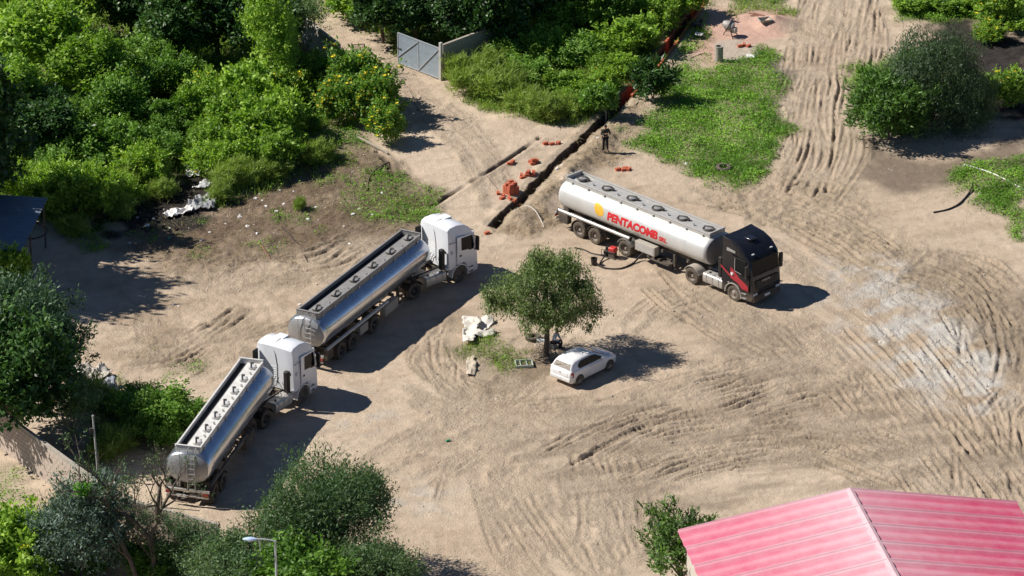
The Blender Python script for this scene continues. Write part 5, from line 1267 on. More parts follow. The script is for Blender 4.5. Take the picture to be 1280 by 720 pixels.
def person(label, loc, rz, J, m_top, m_leg, m_shoe):
    t = thing('person', label, 'person', loc, rz)
    pel, chest, neck, head = J['pel'], J['chest'], J['neck'], J['head']
    mid = tuple((Vector(pel)+Vector(chest))/2)
    body = [[(pel, (0.14, 0.10)), (mid, (0.135, 0.095)), (chest, (0.155, 0.11)), (neck, 0.055), (head, (0.075, 0.09)), (tuple(Vector(head)+Vector((0.005, 0, 0.085))), (0.078, 0.09)), (tuple(Vector(head)+Vector((0, 0, 0.15))), 0.045)]]
    shirt = [[(pel, (0.165, 0.125)), (mid, (0.16, 0.12)), (chest, (0.178, 0.132)), (tuple(Vector(neck)-(Vector(neck)-Vector(chest))*0.25), 0.085)]]
    legs = []
    for s in ('l', 'r'):
        sh, el, wr = J['sh'+s], J['el'+s], J['wr'+s]; hp, kn, an, toe = J['hp'+s], J['kn'+s], J['an'+s], J['to'+s]
        body.append([(chest, (0.155, 0.11)), (sh, 0.062), (el, 0.044), (wr, 0.030)])
        d = Vector(wr)-Vector(el); body += hand_chains(wr, d, d.cross(Vector((0.3, 0.2, 1))))
        body.append([(pel, (0.14, 0.10)), (hp, 0.085), (kn, 0.058), (an, 0.040), (toe, 0.035)])
        shirt.append([(chest, (0.178, 0.132)), (sh, 0.078), (el, 0.058), (tuple(Vector(wr)-d*0.06), 0.044)])
        legs.append([(pel, (0.165, 0.125)), (hp, 0.105), (kn, 0.078), (an, 0.060)])
        sd = (Vector(toe)-Vector(an)); heel = Vector(an)-Vector((sd.x, sd.y, 0)).normalized()*0.05; heel.z = toe[2]+0.01
        skinned('shoe', [[(tuple(heel), 0.045), (tuple((heel+Vector(toe))/2), 0.048), (toe, 0.042)]], m_shoe, t)
    bo = skinned('body', body, m_skin, t, 1)
    skinned('shirt', shirt, m_top, t); skinned('trousers', legs, m_leg, t)
    h = Vector(head); f = Vector(J.get('face', (1, 0, 0))).normalized(); sd = f.cross(Vector((0, 0, 1))).normalized()
    hr = MB(); c = h+Vector((0, 0, 0.085))-f*0.015
    lo = []
    for k in range(7):
        ph = math.radians(-8+94*k/6); lo.append([c+(f*math.cos(q)*0.105*math.cos(ph)*(0.86 if math.cos(q) > 0.3 and k < 2 else 1)+sd*math.sin(q)*0.092*math.cos(ph))+Vector((0, 0, 0.105*math.sin(ph)-(0.05 if math.cos(q) < 0 and k == 0 else 0))) for q in [2*PI*i/14 for i in range(14)]])
    hr.loft(lo).build('hair', m_hair, t, 60)
    fc = MB(); nz = h+f*0.085+Vector((0, 0, 0.045)); fc.lathe(nz-f*0.02, nz+f*0.025, [(0.018, 0), (0.012, 0.7), (0.004, 1)], 8)
    fc.build('nose', m_skin, bo)
    for s in (-1, 1):
        e = h+f*0.078+sd*s*0.032+Vector((0, 0, 0.07)); MB().lathe(e-f*0.006, e+f*0.010, [(0.012, 0), (0.010, 0.6), (0.003, 1)], 8).build('eye', m_hair, bo)
        q = h+sd*s*0.085+Vector((0, 0, 0.055)); MB().lathe(q-sd*s*0.012, q+sd*s*0.012, [(0.030, 0), (0.026, 0.6), (0.012, 1)], 8).build('ear', m_skin, bo)
    mo = h+f*0.082+Vector((0, 0, 0.005)); MB().box(mo, (0.014, 0.045, 0.010), Matrix.Rotation(math.atan2(f.y, f.x), 3, 'Z')).build('mouth', mat('lips', (0.22, 0.08, 0.06), 0.5), bo)
    return t
# standing: both hands raised to the chest, local x = facing
J = dict(pel=(0, 0, 0.96), chest=(0.01, 0, 1.34), neck=(0.02, 0, 1.53), head=(0.04, 0, 1.60), shl=(0, 0.20, 1.44), shr=(0, -0.20, 1.44), ell=(0.05, 0.29, 1.16), elr=(0.05, -0.29, 1.16), wrl=(0.27, 0.12, 1.26), wrr=(0.27, -0.10, 1.28),
         hpl=(0, 0.10, 0.90), hpr=(0, -0.10, 0.90), knl=(0.03, 0.13, 0.49), knr=(0.02, -0.12, 0.49), anl=(-0.02, 0.16, 0.09), anr=(-0.01, -0.13, 0.09), tol=(0.14, 0.18, 0.04), tor=(0.15, -0.15, 0.04))
person('standing person in a dark patterned shirt and black trousers beside the trench', gp(756.5, 190), math.radians(-70), J,
       mat('dark_olive_shirt', (0.05, 0.045, 0.035), 0.9, 0, 0.5, 18), mat('black_trousers', (0.012, 0.012, 0.016), 0.9, 0, 0.2, 10), mat('dark_shoe', (0.03, 0.025, 0.02), 0.8))
# sitting on the ground edge of a low block, leaning forward
J = dict(pel=(0, 0, 0.42), chest=(0.14, 0, 0.78), neck=(0.20, 0, 0.95), head=(0.24, 0, 1.01), shl=(0.13, 0.19, 0.88), shr=(0.13, -0.19, 0.88), ell=(0.24, 0.25, 0.62), elr=(0.24, -0.25, 0.62), wrl=(0.42, 0.10, 0.56), wrr=(0.42, -0.10, 0.56),
         hpl=(0.03, 0.10, 0.38), hpr=(0.03, -0.10, 0.38), knl=(0.45, 0.15, 0.47), knr=(0.45, -0.15, 0.46), anl=(0.40, 0.15, 0.09), anr=(0.42, -0.14, 0.09), tol=(0.56, 0.17, 0.04), tor=(0.58, -0.16, 0.04))
pg = gp(691.5, 435.5)
person('person in a pale shirt and dark trousers sitting by the pepper tree trunk', pg, math.radians(-25), J,
       mat('pale_shirt', (0.62, 0.64, 0.72), 0.85, 0, 0.08, 10), mat('navy_trousers', (0.015, 0.017, 0.03), 0.9, 0, 0.2, 10), mat('dark_shoe', (0.03, 0.025, 0.02), 0.8))
s = thing('concrete_block', 'grey concrete block used as a seat by the pepper tree', 'block', pg, math.radians(-25))
bk = MB().box((-0.02, 0, 0.14), (0.30, 0.42, 0.30)).build('block', mat('concrete_block', (0.34, 0.32, 0.29), 0.9, 0, 0.15, 8), s, bevel=0.015)
for y in (-0.1, 0.1): MB().box((-0.02, y, 0.282), (0.16, 0.13, 0.022)).build('core_rim', m_chassis, bk)

# ------------------------------------------------------------------ things under the tree
m_wplast = mat('white_plastic', (0.72, 0.72, 0.70), 0.45, 0, 0.06, 6, 0.2, DUST)
g = gp(677.5, 434); ch = thing('plastic_chair', 'white plastic chair standing behind the pepper tree trunk', 'chair', g, math.radians(200))
MB().loft([[(x, -0.22, 0.42), (x, 0.22, 0.42), (x, 0.22, 0.445), (x, -0.22, 0.445)] for x in (-0.20, 0, 0.22)]).build('seat', m_wplast, ch, bevel=0.01)
MB().loft([[(x, -w, z), (x, w, z), (x+0.025, w, z), (x+0.025, -w, z)] for x, z, w in ((-0.20, 0.44, 0.21), (-0.24, 0.62, 0.22), (-0.31, 0.82, 0.17))]).build('backrest', m_wplast, ch)
for x in (-0.20, 0.20):
    for y in (-0.2, 0.2): MB().cyl((x*1.15, y*1.12, -0.02), (x, y, 0.43), 0.022, 0.028, 6).build('leg', m_wplast, ch)
for y in (-0.23, 0.23): MB().tube([(-0.26, y, 0.66), (0.05, y, 0.66), (0.20, y, 0.60), (0.21, y*0.95, 0.43)], 0.02, 6).build('armrest', m_wplast, ch)
def lying_tyre(px, py, R, w, label, rz=0, tilt=0.0, dirt=True):
    g = gp(px, py); t = thing('old_tyre', label, 'tyre', g+Vector((0, 0, w/2-0.03+R*math.sin(tilt)*0.9)), rz)
    o = link('tyre', tyre_mesh(R, w, 'tyre', m_tyre), t, (0, 0, 0), (PI/2+tilt, 0, 0))
    b = MB(); n = 28
    for k in range(n):   # tread blocks
        q = 2*PI*k/n
        for s in (-1, 1): b.box((math.cos(q)*R*1.005, s*w*0.2, math.sin(q)*R*1.005), (0.03, w*0.28, R*0.13), Matrix.Rotation(-q, 3, 'Y'))
    tr_ = b.build('tread', m_tyre, t, 0, rot=(PI/2+tilt, 0, 0)); tr_['kind'] = 'stuff'
    return t
lying_tyre(666.5, 424, 0.42, 0.24, 'old black tyre lying under the pepper tree')
lying_tyre(904.5, 212.5, 0.46, 0.26, 'discarded truck tyre lying on the green slope', 0.4, 0.12)
m_pgreen = mat('pale_green_paint', (0.42, 0.52, 0.44), 0.6, 0, 0.12, 8, 0.35, DUST)
g = gp(655, 456); t = thing('open_tray', 'pale green open frame tray lying on damp soil', 'tray', g, 0.12)
for s in (-1, 1):
    MB().box((0, s*0.36, 0.08), (0.96, 0.05, 0.16)).build('side_board', m_pgreen, t, bevel=0.008)
    MB().box((s*0.455, 0, 0.08), (0.05, 0.67, 0.16)).build('side_board', m_pgreen, t, bevel=0.008)
MB().box((0, 0, 0.015), (0.9, 0.66, 0.03)).build('base', mat('wet_mud', (0.14, 0.10, 0.07), 0.6, 0, 0.3, 9), t)
for x in (-0.2, 0.15): MB().box((x, 0, 0.10), (0.04, 0.67, 0.04)).build('cross_bar', m_pgreen, t)

# crumpled sheets
def crumple(name, label, cat, px, py, poly, h, m, seed, rz=0.0, thick=0.02, res=0.09, group=None, fold=1.6):
    """a cloth outline (metres, ground plan) laid in folds on the ground"""
    g = gp(px, py); t = link(name, None, None, g, (0, 0, rz)) if False else None
    P = np.array(poly, float); x0, y0 = P.min(0); x1, y1 = P.max(0)
    xs = np.arange(x0, x1+res, res); ys = np.arange(y0, y1+res, res); X, Y = np.meshgrid(xs, ys)
    ins = np.zeros(X.shape, bool)
    for k in range(len(P)):
        a, b = P[k], P[(k+1) % len(P)]
        ins ^= ((a[1] > Y) != (b[1] > Y)) & (X < (b[0]-a[0])*(Y-a[1])/(b[1]-a[1]+1e-12)+a[0])
    R1 = 1-np.abs(2*fbm(X, Y, fold, 3, seed)-1); R2 = fbm(X, Y, fold*2.5, 3, seed+7)
    Z = h*(R1**3*1.1+R2*0.35-0.25)
    c_, s_ = math.cos(rz), math.sin(rz)
    for i in range(X.shape[0]):
        for j in range(X.shape[1]):
            wx_, wy_ = g.x+X[i, j]*c_-Y[i, j]*s_, g.y+X[i, j]*s_+Y[i, j]*c_
            Z[i, j] += hz(wx_, wy_)-g.z
    jx = X+(fbm(X, Y, 3, 2, seed+3)-0.5)*0.12; jy = Y+(fbm(X, Y, 3, 2, seed+4)-0.5)*0.12
    id_ = -np.ones(X.shape, int); vs = []; fs = []
    for i in range(X.shape[0]-1):
        for j in range(X.shape[1]-1):
            if ins[i, j] and ins[i+1, j] and ins[i, j+1] and ins[i+1, j+1]:
                q = []
                for a, b in ((i, j), (i, j+1), (i+1, j+1), (i+1, j)):
                    if id_[a, b] < 0: id_[a, b] = len(vs); vs.append((jx[a, b], jy[a, b], max(Z[a, b], -0.05)+0.04))
                    q.append(id_[a, b])
                fs.append(q)
    if not fs: return
    b = MB(); b.add(vs, fs); o = b.build(name, m, None, 28, loc=g, rot=(0, 0, rz), fix=False)
    sd = o.modifiers.new('thick', 'SOLIDIFY'); sd.thickness = thick; sd.offset = -1
    return tag(o, label, cat, group)
m_tarp = mat('dirty_white_tarp', (0.68, 0.64, 0.57), 0.75, 0, 0.08, 3, 0.35, (0.46, 0.38, 0.28))
m_greycloth = mat('grey_sheeting', (0.30, 0.31, 0.32), 0.7, 0, 0.15, 4, 0.3, (0.2, 0.17, 0.14))
m_whitecloth = mat('white_sheeting', (0.70, 0.68, 0.66), 0.7, 0, 0.08, 4, 0.2, (0.35, 0.3, 0.25))
crumple('tarpaulin', 'long dirty white tarpaulin strip lying crumpled beside the weeds', 'tarpaulin', 586, 416, [(-0.4, -1.6), (0.35, -1.7), (0.5, -0.4), (0.7, 0.9), (0.6, 1.7), (-0.5, 1.9), (-0.3, 0.5)], 0.32, m_tarp, 3, fold=0.8)
crumple('tarpaulin', 'short folded dirty white tarpaulin with a raised corner beside the weeds', 'tarpaulin', 603, 407, [(-0.6, -0.5), (0.2, -0.7), (0.75, 0.3), (0.6, 0.9), (-0.2, 0.6)], 0.35, m_tarp, 5, fold=0.8)
crumple('tarpaulin', 'flattened dirty white tarpaulin reaching into the weed patch', 'tarpaulin', 600, 421, [(-0.9, -0.45), (0.8, 0.0), (0.95, 0.7), (0.4, 0.75), (-0.9, 0.35)], 0.26, m_tarp, 8, fold=0.8)
crumple('sheeting', 'torn pale sheet trodden into the mud below the tarpaulins', 'sheet', 590, 458, [(-0.4, -1.3), (0.25, -1.2), (0.3, 0.4), (0.1, 1.3), (-0.35, 1.0)], 0.12, mat('muddy_sheet', (0.50, 0.43, 0.34), 0.85, 0, 0.15, 4, 0.5, (0.40, 0.32, 0.22)), 11)
crumple('sheeting', 'grey crumpled plastic sheeting heaped at the black stream', 'sheet', 252, 258, [(-0.9, -0.7), (0.8, -0.7), (0.95, 0.2), (0.4, 1.2), (-0.3, 1.3), (-0.8, 0.4)], 0.4, m_greycloth, 13)
crumple('sheeting', 'white cloth lying in front of the grey plastic sheeting', 'sheet', 224, 268, [(-1.0, -0.7), (0.2, -0.5), (0.9, 0.2), (0.7, 0.9), (0.0, 0.6), (-0.9, -0.1)], 0.3, m_whitecloth, 15)
crumple('sheeting', 'white rag in the upper black stream bed', 'sheet', 241, 217, [(-0.45, -0.5), (0.5, -0.6), (0.55, 0.3), (-0.1, 0.7), (-0.5, 0.9)], 0.25, m_whitecloth, 17)
crumple('sheeting', 'pale plastic lying across the black stream bed', 'sheet', 252, 234, [(-0.7, -0.6), (0.5, -0.3), (0.75, 0.6), (0.3, 0.9), (-0.3, 0.0)], 0.25, mat('pale_plastic', (0.55, 0.55, 0.56), 0.6, 0, 0.1, 4, 0.2, (0.3, 0.26, 0.22)), 19)
crumple('sheeting', 'heap of pale rubble sacks beside the dark tree by the shed', 'sacks', 112, 470, [(-1.3, -0.6), (0.4, -0.9), (1.3, -0.3), (0.9, 0.7), (-0.2, 0.9), (-1.2, 0.5)], 0.35, mat('rubble_sack', (0.55, 0.52, 0.46), 0.85, 0, 0.2, 5, 0.4, DUST), 21)
crumple('sheeting', 'grey tarpaulin sheet covering a pile by the dark tree', 'tarpaulin', 128, 489, [(-0.7, -0.9), (0.9, -0.6), (0.8, 0.6), (-0.6, 0.8)], 0.5, mat('blue_grey_sheet', (0.30, 0.33, 0.38), 0.6, 0, 0.1, 4, 0.2, DUST), 23)
crumple('bag', 'white cement bag lying on the pink sand near the mixer', 'bag', 873.5, 47.5, [(-0.35, -0.3), (0.3, -0.35), (0.4, 0.3), (-0.3, 0.35)], 0.35, m_whitecloth, 25)
crumple('sheeting', 'white flat slab of sheeting on the grass below the mixer', 'sheet', 938, 71, [(-0.4, -0.35), (0.35, -0.3), (0.45, 0.35), (-0.25, 0.4)], 0.08, m_whitecloth, 27)
crumple('sheeting', 'black plastic bundle next to the white cement bag', 'bundle', 871, 33, [(-0.5, -0.6), (0.4, -0.7), (0.5, 0.4), (-0.3, 0.8)], 0.4, mat('black_sheet', (0.03, 0.03, 0.033), 0.6), 29)

# small litter: crumpled scraps, each its own thing
def scrap(seed):
    r = random.Random(seed); b = MB(); n = 8
    lo = [[(q*math.cos(2*PI*i/n)*r.uniform(.6, 1.2), q*math.sin(2*PI*i/n)*r.uniform(.6, 1.2), z*r.uniform(0.5, 1.4)) for i in range(n)] for q, z in ((1.0, 0.0), (0.75, 0.35), (0.3, 0.5))]
    return b.loft(lo)
m_litter = mat('white_litter', (0.72, 0.70, 0.68), 0.6, 0, 0.1, 6, 0.15, DUST)
SCR = [scrap(k).mesh('scrap', m_litter, 30) for k in range(5)]
rl = random.Random(4)
spots = [(192, 273), (205, 262), (212, 285), (325, 243), (333, 258), (319, 248), (328, 251), (345, 265), (355, 255), (367, 240), (300, 270), (282, 281), (309, 283), (262, 290), (288, 250), (441, 270), (449, 262), (466, 270), (478, 243), (430, 285), (395, 260), (368, 218), (300, 268), (321, 292), (252, 302), (182, 316), (184, 283), (172, 272), (139, 268), (132, 274), (210, 386), (217, 381), (223, 384), (162, 303), (375, 382), (437, 305), (490, 250), (385, 275), (350, 238), (1043, 147), (953, 125), (948, 186), (944, 157), (858, 204), (935, 228), (747, 178), (702, 213), (697, 217), (1100, 425), (620, 498), (1225, 242), (1215, 160)]
for x, y in spots:
    o = link('litter_scrap', rl.choice(SCR), None, gp(x, y, -0.01), (0, 0, rl.random()*6), [0.07+0.10*rl.random()]*3)
    tag(o, 'small scrap of white litter on the ground', 'litter', 'white litter scraps')
m_gpl = mat('green_plastic', (0.03, 0.35, 0.16), 0.4, 0, 0.1, 6)
g = gp(560.5, 551.5); bt = thing('plastic_bottle', 'crushed green plastic bottle lying on the bare yard', 'bottle', g, 0.5)
MB().lathe((-0.15, 0, 0.05), (0.13, 0, 0.06), [(0.04, 0), (0.06, 0.08), (0.05, 0.5), (0.06, 0.65), (0.03, 0.9), (0.022, 1.0)], 10).build('bottle', m_gpl, bt)
MB().cyl((0.13, 0, 0.06), (0.165, 0, 0.06), 0.026, None, 8).build('cap', m_wplast, bt)
for x, y, l in ((212, 297, 'green plastic scrap on the brown soil near the stream'), (259, 210, 'green plastic scrap in the stream bed')):
    o = link('plastic_scrap', scrap(9).mesh('scrap', m_gpl, 30), None, gp(x, y), (0, 0, 1), [0.16]*3); tag(o, l, 'litter')

# ------------------------------------------------------------------ pump, bucket and hoses
m_redp = mat('red_machine_paint', (0.55, 0.02, 0.025), 0.4, 0, 0.1, 6, 0.15, DUST)
g = gp(763, 320); t = thing('transfer_pump', 'red and black motor pump beside the lettered tanker', 'pump', g, -0.6)
fr = MB()
for y in (-0.25, 0.25): fr.tube([(-0.45, y, 0.03), (0.45, y, 0.03), (0.45, y, 0.45), (-0.45, y, 0.45), (-0.45, y, 0.03)], 0.02, 6)
fr.box((0, 0, 0.05), (0.8, 0.5, 0.05)); fr.build('frame', m_chassis, t)
MB().box((0.18, 0, 0.52), (0.42, 0.40, 0.30)).build('fuel_tank', m_redp, t, bevel=0.06)
MB().box((0.15, 0, 0.24), (0.40, 0.36, 0.30)).build('engine', m_chassis, t, bevel=0.03)
MB().lathe((-0.42, 0, 0.24), (-0.05, 0, 0.24), [(0.10, 0), (0.20, 0.2), (0.20, 0.7), (0.12, 1.0)], 14).build('pump_head', m_blackp, t)
MB().cyl((-0.25, 0, 0.4), (-0.25, 0, 0.56), 0.06, 0.09, 10).build('inlet', m_blackp, t)
g = gp(742.5, 330); t = thing('bucket', 'black bucket at the end of the tanker hose', 'bucket', g)
MB().lathe((0, 0, 0), (0, 0, 0.42), [(0.15, 0), (0.20, 1.0), (0.185, 1.0), (0.14, 0.08)], 18, True, True).build('pail', m_blackp, t)
MB().tube([(0.2*math.cos(q), 0.03, 0.42+0.16*math.sin(q)) for q in [PI*k/10 for k in range(11)]], 0.008, 4).build('handle', m_galv, t)
def hose(name, label, cat, pts, r, m, n=40, group=None):
    P = [(*gp(x, y)[:2], gp(x, y).z+z) for x, y, z in pts]
    C = spline(P, n)
    return tag(MB().tube([tuple(c) for c in C], r, 8).build(name, m, None, 60), label, cat, group)
hose('hose', 'thick black hose curving from the lettered tanker to the bucket', 'hose', [(743, 331, 0.35), (748, 332.5, 0.12), (758, 335, 0.03), (775, 335, 0.03), (791, 329, 0.05), (800, 325, 0.3), (803, 329, 0.62)], 0.055, m_blackp)
hose('hose', 'dark hose from the red pump toward the tanker rear', 'hose', [(757, 321, 0.2), (751, 319, 0.06), (740, 316, 0.03), (729, 311, 0.03), (718, 309, 0.03)], 0.045, m_blackp)
hose('hose', 'short dark hose joining pump and bucket', 'hose', [(757, 322, 0.2), (752, 326, 0.08), (748, 331, 0.05), (743, 331, 0.30)], 0.045, m_blackp)
hose('hose', 'pale thin pipe lying across the trench end over the spoil bank', 'pipe', [(634, 250, 0.08), (644, 258, 0.3), (655, 263, 0.06), (668, 270, 0.05), (677, 279, 0.03), (680, 284, 0.02)], 0.03, mat('pale_hose', (0.55, 0.52, 0.46), 0.6))
hose('hose', 'white pipe lying in the grass beyond the feathery tree shadow', 'pipe', [(1205, 207, 0.06), (1225, 212, 0.06), (1245, 220, 0.06), (1265, 230, 0.06), (1290, 242, 0.05)], 0.05, mat('white_pipe', (0.66, 0.64, 0.60), 0.5, 0, 0.05, 4, 0.2, DUST))
hose('hose', 'bent black pipe piece on the dirt below the white pipe', 'pipe', [(1167, 266, 0.05), (1185, 262, 0.05), (1200, 254, 0.06), (1213, 240, 0.10), (1216, 232, 0.25)], 0.05, m_blackp)
hose('hose', 'rusty curved pipe in the weeds where the lane meets the yard', 'pipe', [(459, 240, 0.06), (461, 226, 0.10), (468, 216, 0.12), (480, 208, 0.06), (486, 203, 0.04)], 0.05, mat('rusty_pipe', (0.14, 0.10, 0.075), 0.8, 0, 0.2, 8))
hose('rope', 'thin rope stretched across the lane between the gate leaves', 'rope', [(456, 80, 0.5), (470, 79.5, 0.35), (485, 79, 0.35), (498, 78, 0.55)], 0.02, m_chassis)
hose('rope', 'thin cable lying on the lane beside the ditch', 'cable', [(603, 216, 0.02), (610, 224, 0.02), (618, 233, 0.02), (622, 238, 0.02)], 0.02, m_chassis)

# ------------------------------------------------------------------ bricks by the trench
m_brick = mat('orange_hollow_brick', (0.46, 0.10, 0.045), 0.85, 0, 0.2, 6, 0.25, (0.50, 0.30, 0.2))
bb = MB(); bb.box((0, 0, 0.085), (0.33, 0.18, 0.17))
for s in (-1, 1):
    for y in (-0.045, 0.045):
        for z in (0.05, 0.12): bb.box((s*0.1655, y, z), (0.003, 0.055, 0.045))
BR = bb.mesh('brick', m_brick, 0)
def pile(px, py, label, spots_, rz=0.4, seed=0):
    g = gp(px, py); t = thing('brick_pile', label, 'bricks', g, rz); r = random.Random(seed)
    for x, y, z, a in spots_:
        w = Matrix.Rotation(rz, 3, 'Z') @ Vector((x, y, 0)); dz = hz(g.x+w.x, g.y+w.y)-g.z
        link('brick', BR, t, (x, y, z+dz-0.01), (r.uniform(-.03, .03), r.uniform(-.03, .03), a+r.uniform(-.12, .12)))
sp = [(i*0.34, j*0.20, k*0.175, 0) for k in range(4) for i in range(2) for j in range(4) if not (k == 3 and (i + j) % 2)]+[(-0.5, 0.1, 0, 0.8), (-0.4, -0.5, 0, 1.6), (-0.75, -0.2, 0, 0.2), (-0.25, -0.75, 0, 0.5), (-0.55, 0.6, 0, 1.1), (0.2, -0.5, 0, 0.3)]
pile(639, 246, 'largest stack of orange hollow bricks at the trench end', sp, 0.55, 1)
pile(659, 222, 'loose heap of orange hollow bricks along the trench', [(0, 0, 0, 0), (0.36, 0.05, 0, 0.4), (-0.3, 0.2, 0, 1.2), (0.15, 0.28, 0, 0.1), (0.1, 0.1, 0.17, 0.9), (0.5, 0.3, 0, 1.4), (-0.35, -0.2, 0, 0.3)], 0.3, 2)
pile(666, 206, 'few orange hollow bricks farther up the trench', [(0, 0, 0, 0.3), (0.3, 0.25, 0, 1.2), (-0.05, 0.3, 0.0, 0.7), (0.1, 0.1, 0.17, 0.2)], 0.2, 3)
pile(637, 207, 'pair of dark red bricks alone on the lane', [(0, 0, 0, 0.2), (0.2, 0.25, 0, 1.0)], 0.1, 4)
pile(690, 181, 'three bricks on the dug soil above the trench', [(0, 0, 0, 0.2), (0.4, 0.1, 0, 0.9), (-0.4, 0.05, 0, 0.4)], 0.1, 5)
pile(780, 213, 'red bricks lying behind the lettered tanker', [(0, 0, 0, 0.2), (0.3, 0.0, 0, 0.9), (-0.35, 0.1, 0, 0.4), (0.1, 0.25, 0, 0.1)], 0.1, 6)
pile(609, 293, 'single dark brick at the end of the trench', [(0, 0, 0, 0.4)], 0.1, 7)
pile(925, 58, 'broken bricks by the mixer slab', [(0, 0, 0, 0.4), (0.3, 0.2, 0, 1.4), (0.55, -0.05, 0, 0.7)], 0.1, 8)
# brick lined channel: two low walls along the upper trench
chn = thing('brick_channel', 'long brick-lined channel running up between the weeds and the slope', 'channel', gp(842, 50))
c0 = gp(842, 50)
P = [G(*p) for p in TR[:5]]
for s in (-1, 1):
    k_ = 0; bw = MB(); mo = MB()
    for i in range(len(P)-1):
        a, b = P[i], P[i+1]; d = b-a; n_ = int(d.length/0.36); u = d.normalized(); nrm = Vector((u.y, -u.x, 0))
        if i == len(P)-2: n_ = int(n_*0.42)
        for k in range(n_):
            p = a+u*(k+0.5)*0.36+nrm*s*0.34; zt = hz(*(a+u*(k+0.5)*0.36+nrm*s*0.85)[:2])
            for cz in range(5):
                q = p+u*(0.18 if cz % 2 else 0)
                bw.box((q.x-c0.x, q.y-c0.y, zt-c0.z+0.05-0.185*cz), (0.345, 0.14, 0.172), Matrix.Rotation(math.atan2(u.y, u.x)+0.02*math.sin(k*7+cz), 3, 'Z'))
    o = bw.build('brick_lining', m_brick, chn, 0); o['kind'] = 'stuff'

# ------------------------------------------------------------------ mixer, pipe, timber
m_mix = mat('mixer_drum_steel', (0.42, 0.40, 0.37), 0.6, 0.3, 0.15, 6, 0.5, (0.52, 0.46, 0.38))
g = gp(912, 45); t = thing('cement_mixer', 'grey drum cement mixer on legs standing on the pink sand', 'mixer', g, 2.6)
ax_ = Vector((0.75, 0.15, 0.30)).normalized(); c = Vector((0.05, 0, 0.72))
MB().lathe(c-ax_*0.34, c+ax_*0.46, [(0.16, 0), (0.30, 0.12), (0.33, 0.45), (0.27, 0.75), (0.17, 1.0), (0.15, 1.0), (0.22, 0.75), (0.26, 0.4)], 20, True, True).build('drum', m_mix, t)
MB().lathe(c-ax_*0.02, c+ax_*0.04, [(0.33, 0), (0.37, 0.2), (0.37, 0.8), (0.33, 1)], 24, False, False).build('gear_ring', m_chassis, t)
for x, y in ((-0.45, -0.35), (-0.45, 0.35), (0.5, 0.0)): MB().bar((x, y, -0.03), (x*0.2, y*0.5, 0.66), 0.05, 0.05).build('leg', m_chassis, t)
MB().bar((-0.12, -0.42, 0.62), (-0.12, 0.42, 0.62), 0.06, 0.08).build('yoke', m_chassis, t)
MB().box((-0.34, 0, 0.50), (0.30, 0.34, 0.34)).build('motor_box', m_redp if False else m_mix, t, bevel=0.03)
MB().lathe((-0.1, 0.42, 0.72), (-0.1, 0.46, 0.72), [(0.22, 0), (0.25, 0.5), (0.22, 1)], 18, False, False).build('tipping_wheel', m_chassis, t)
g = gp(898.5, 75); t = thing('concrete_pipe', 'upright grey concrete pipe section beside the mixer', 'pipe', g)
MB().lathe((0, 0, -0.05), (0, 0, 1.0), [(0.28, 0), (0.27, 0.5), (0.28, 1.0), (0.225, 1.0), (0.215, 0.1)], 22, True, True).build('shell', mat('old_concrete', (0.36, 0.34, 0.30), 0.9, 0, 0.2, 5, 0.3, (0.25, 0.21, 0.16), 0.3), t)
MB().lathe((0, 0, 0.99), (0, 0, 1.03), [(0.29, 0), (0.29, 1), (0.222, 1), (0.222, 0)], 22, False, False).build('rim', mat('old_concrete2', (0.40, 0.37, 0.32), 0.9, 0, 0.2, 5), t)
m_wood = mat('weathered_timber', (0.20, 0.15, 0.10), 0.9, 0, 0.3, 8, 0.2, DUST, 0.3)
def plank(pa, pb, w, h, label, m=None, group=None, lift=0.03):
    a = gp(*pa)+Vector((0, 0, lift)); b = gp(*pb)+Vector((0, 0, lift)); c = (a+b)/2
    o = MB()
    o.tube([a-c, (a-c).lerp(b-c, 0.35)+Vector((0.03, 0.02, 0.02)), (a-c).lerp(b-c, 0.7)+Vector((-0.02, 0.03, 0.03)), b-c], [w*0.6, w*0.55, w*0.5, w*0.42], 5)
    ob = o.build('timber', m or m_wood, None, 30, loc=c); return tag(ob, label, 'timber', group)
m_plank = mat('reddish_plank', (0.26, 0.12, 0.08), 0.85, 0, 0.2, 8)
plank((948, 56), (972, 76), 0.10, 0.08, 'long dark timber leaning down from the mixer slab')
plank((957, 55), (968, 72), 0.07, 0.06, 'shorter timber beside the long dark one by the mixer')
plank((936, 19), (954, 22), 0.11, 0.1, 'reddish plank lying on the pink sand heap', m_plank)
plank((938, 23), (956, 25), 0.08, 0.08, 'thin reddish plank below the other on the sand', m_plank)
plank((862, 72), (882, 66), 0.05, 0.05, 'pale stick on the grass left of the concrete pipe', m_barkp)
plank((352, 284), (372, 306), 0.09, 0.08, 'longer charred log on the brown soil near the tankers', mat('charred_wood', (0.05, 0.04, 0.032), 0.9, 0, 0.3, 8))
plank((370, 304), (384, 330), 0.05, 0.04, 'thin dead branch at the end of the charred log', m_wood)
plank((323, 305), (338, 326), 0.07, 0.06, 'short reddish log lying beside the charred log', m_plank)
plank((338, 228), (344, 235), 0.06, 0.05, 'pale broken stick on the brown soil', m_barkp)
plank((510, 112), (524, 140), 0.05, 0.05, 'dry fallen branch in the shade of the flowering shrubs', m_barkp)
plank((520, 138), (548, 150), 0.035, 0.04, 'thin twig on the lane beyond the flowering shrub shade', m_wood)
plank((985, 235), (1000, 228), 0.04, 0.04, 'small stick on the slope of the rutted track', m_wood)
plank((445, 175), (485, 196), 0.16, 0.1, 'pale old log along the path edge beneath the flowering shrubs', m_barkp, None, 0.08)
g = gp(956, 33); t = thing('wheelbarrow_tray', 'grey metal tray lying on the pink sand', 'tray', g, 0.3)
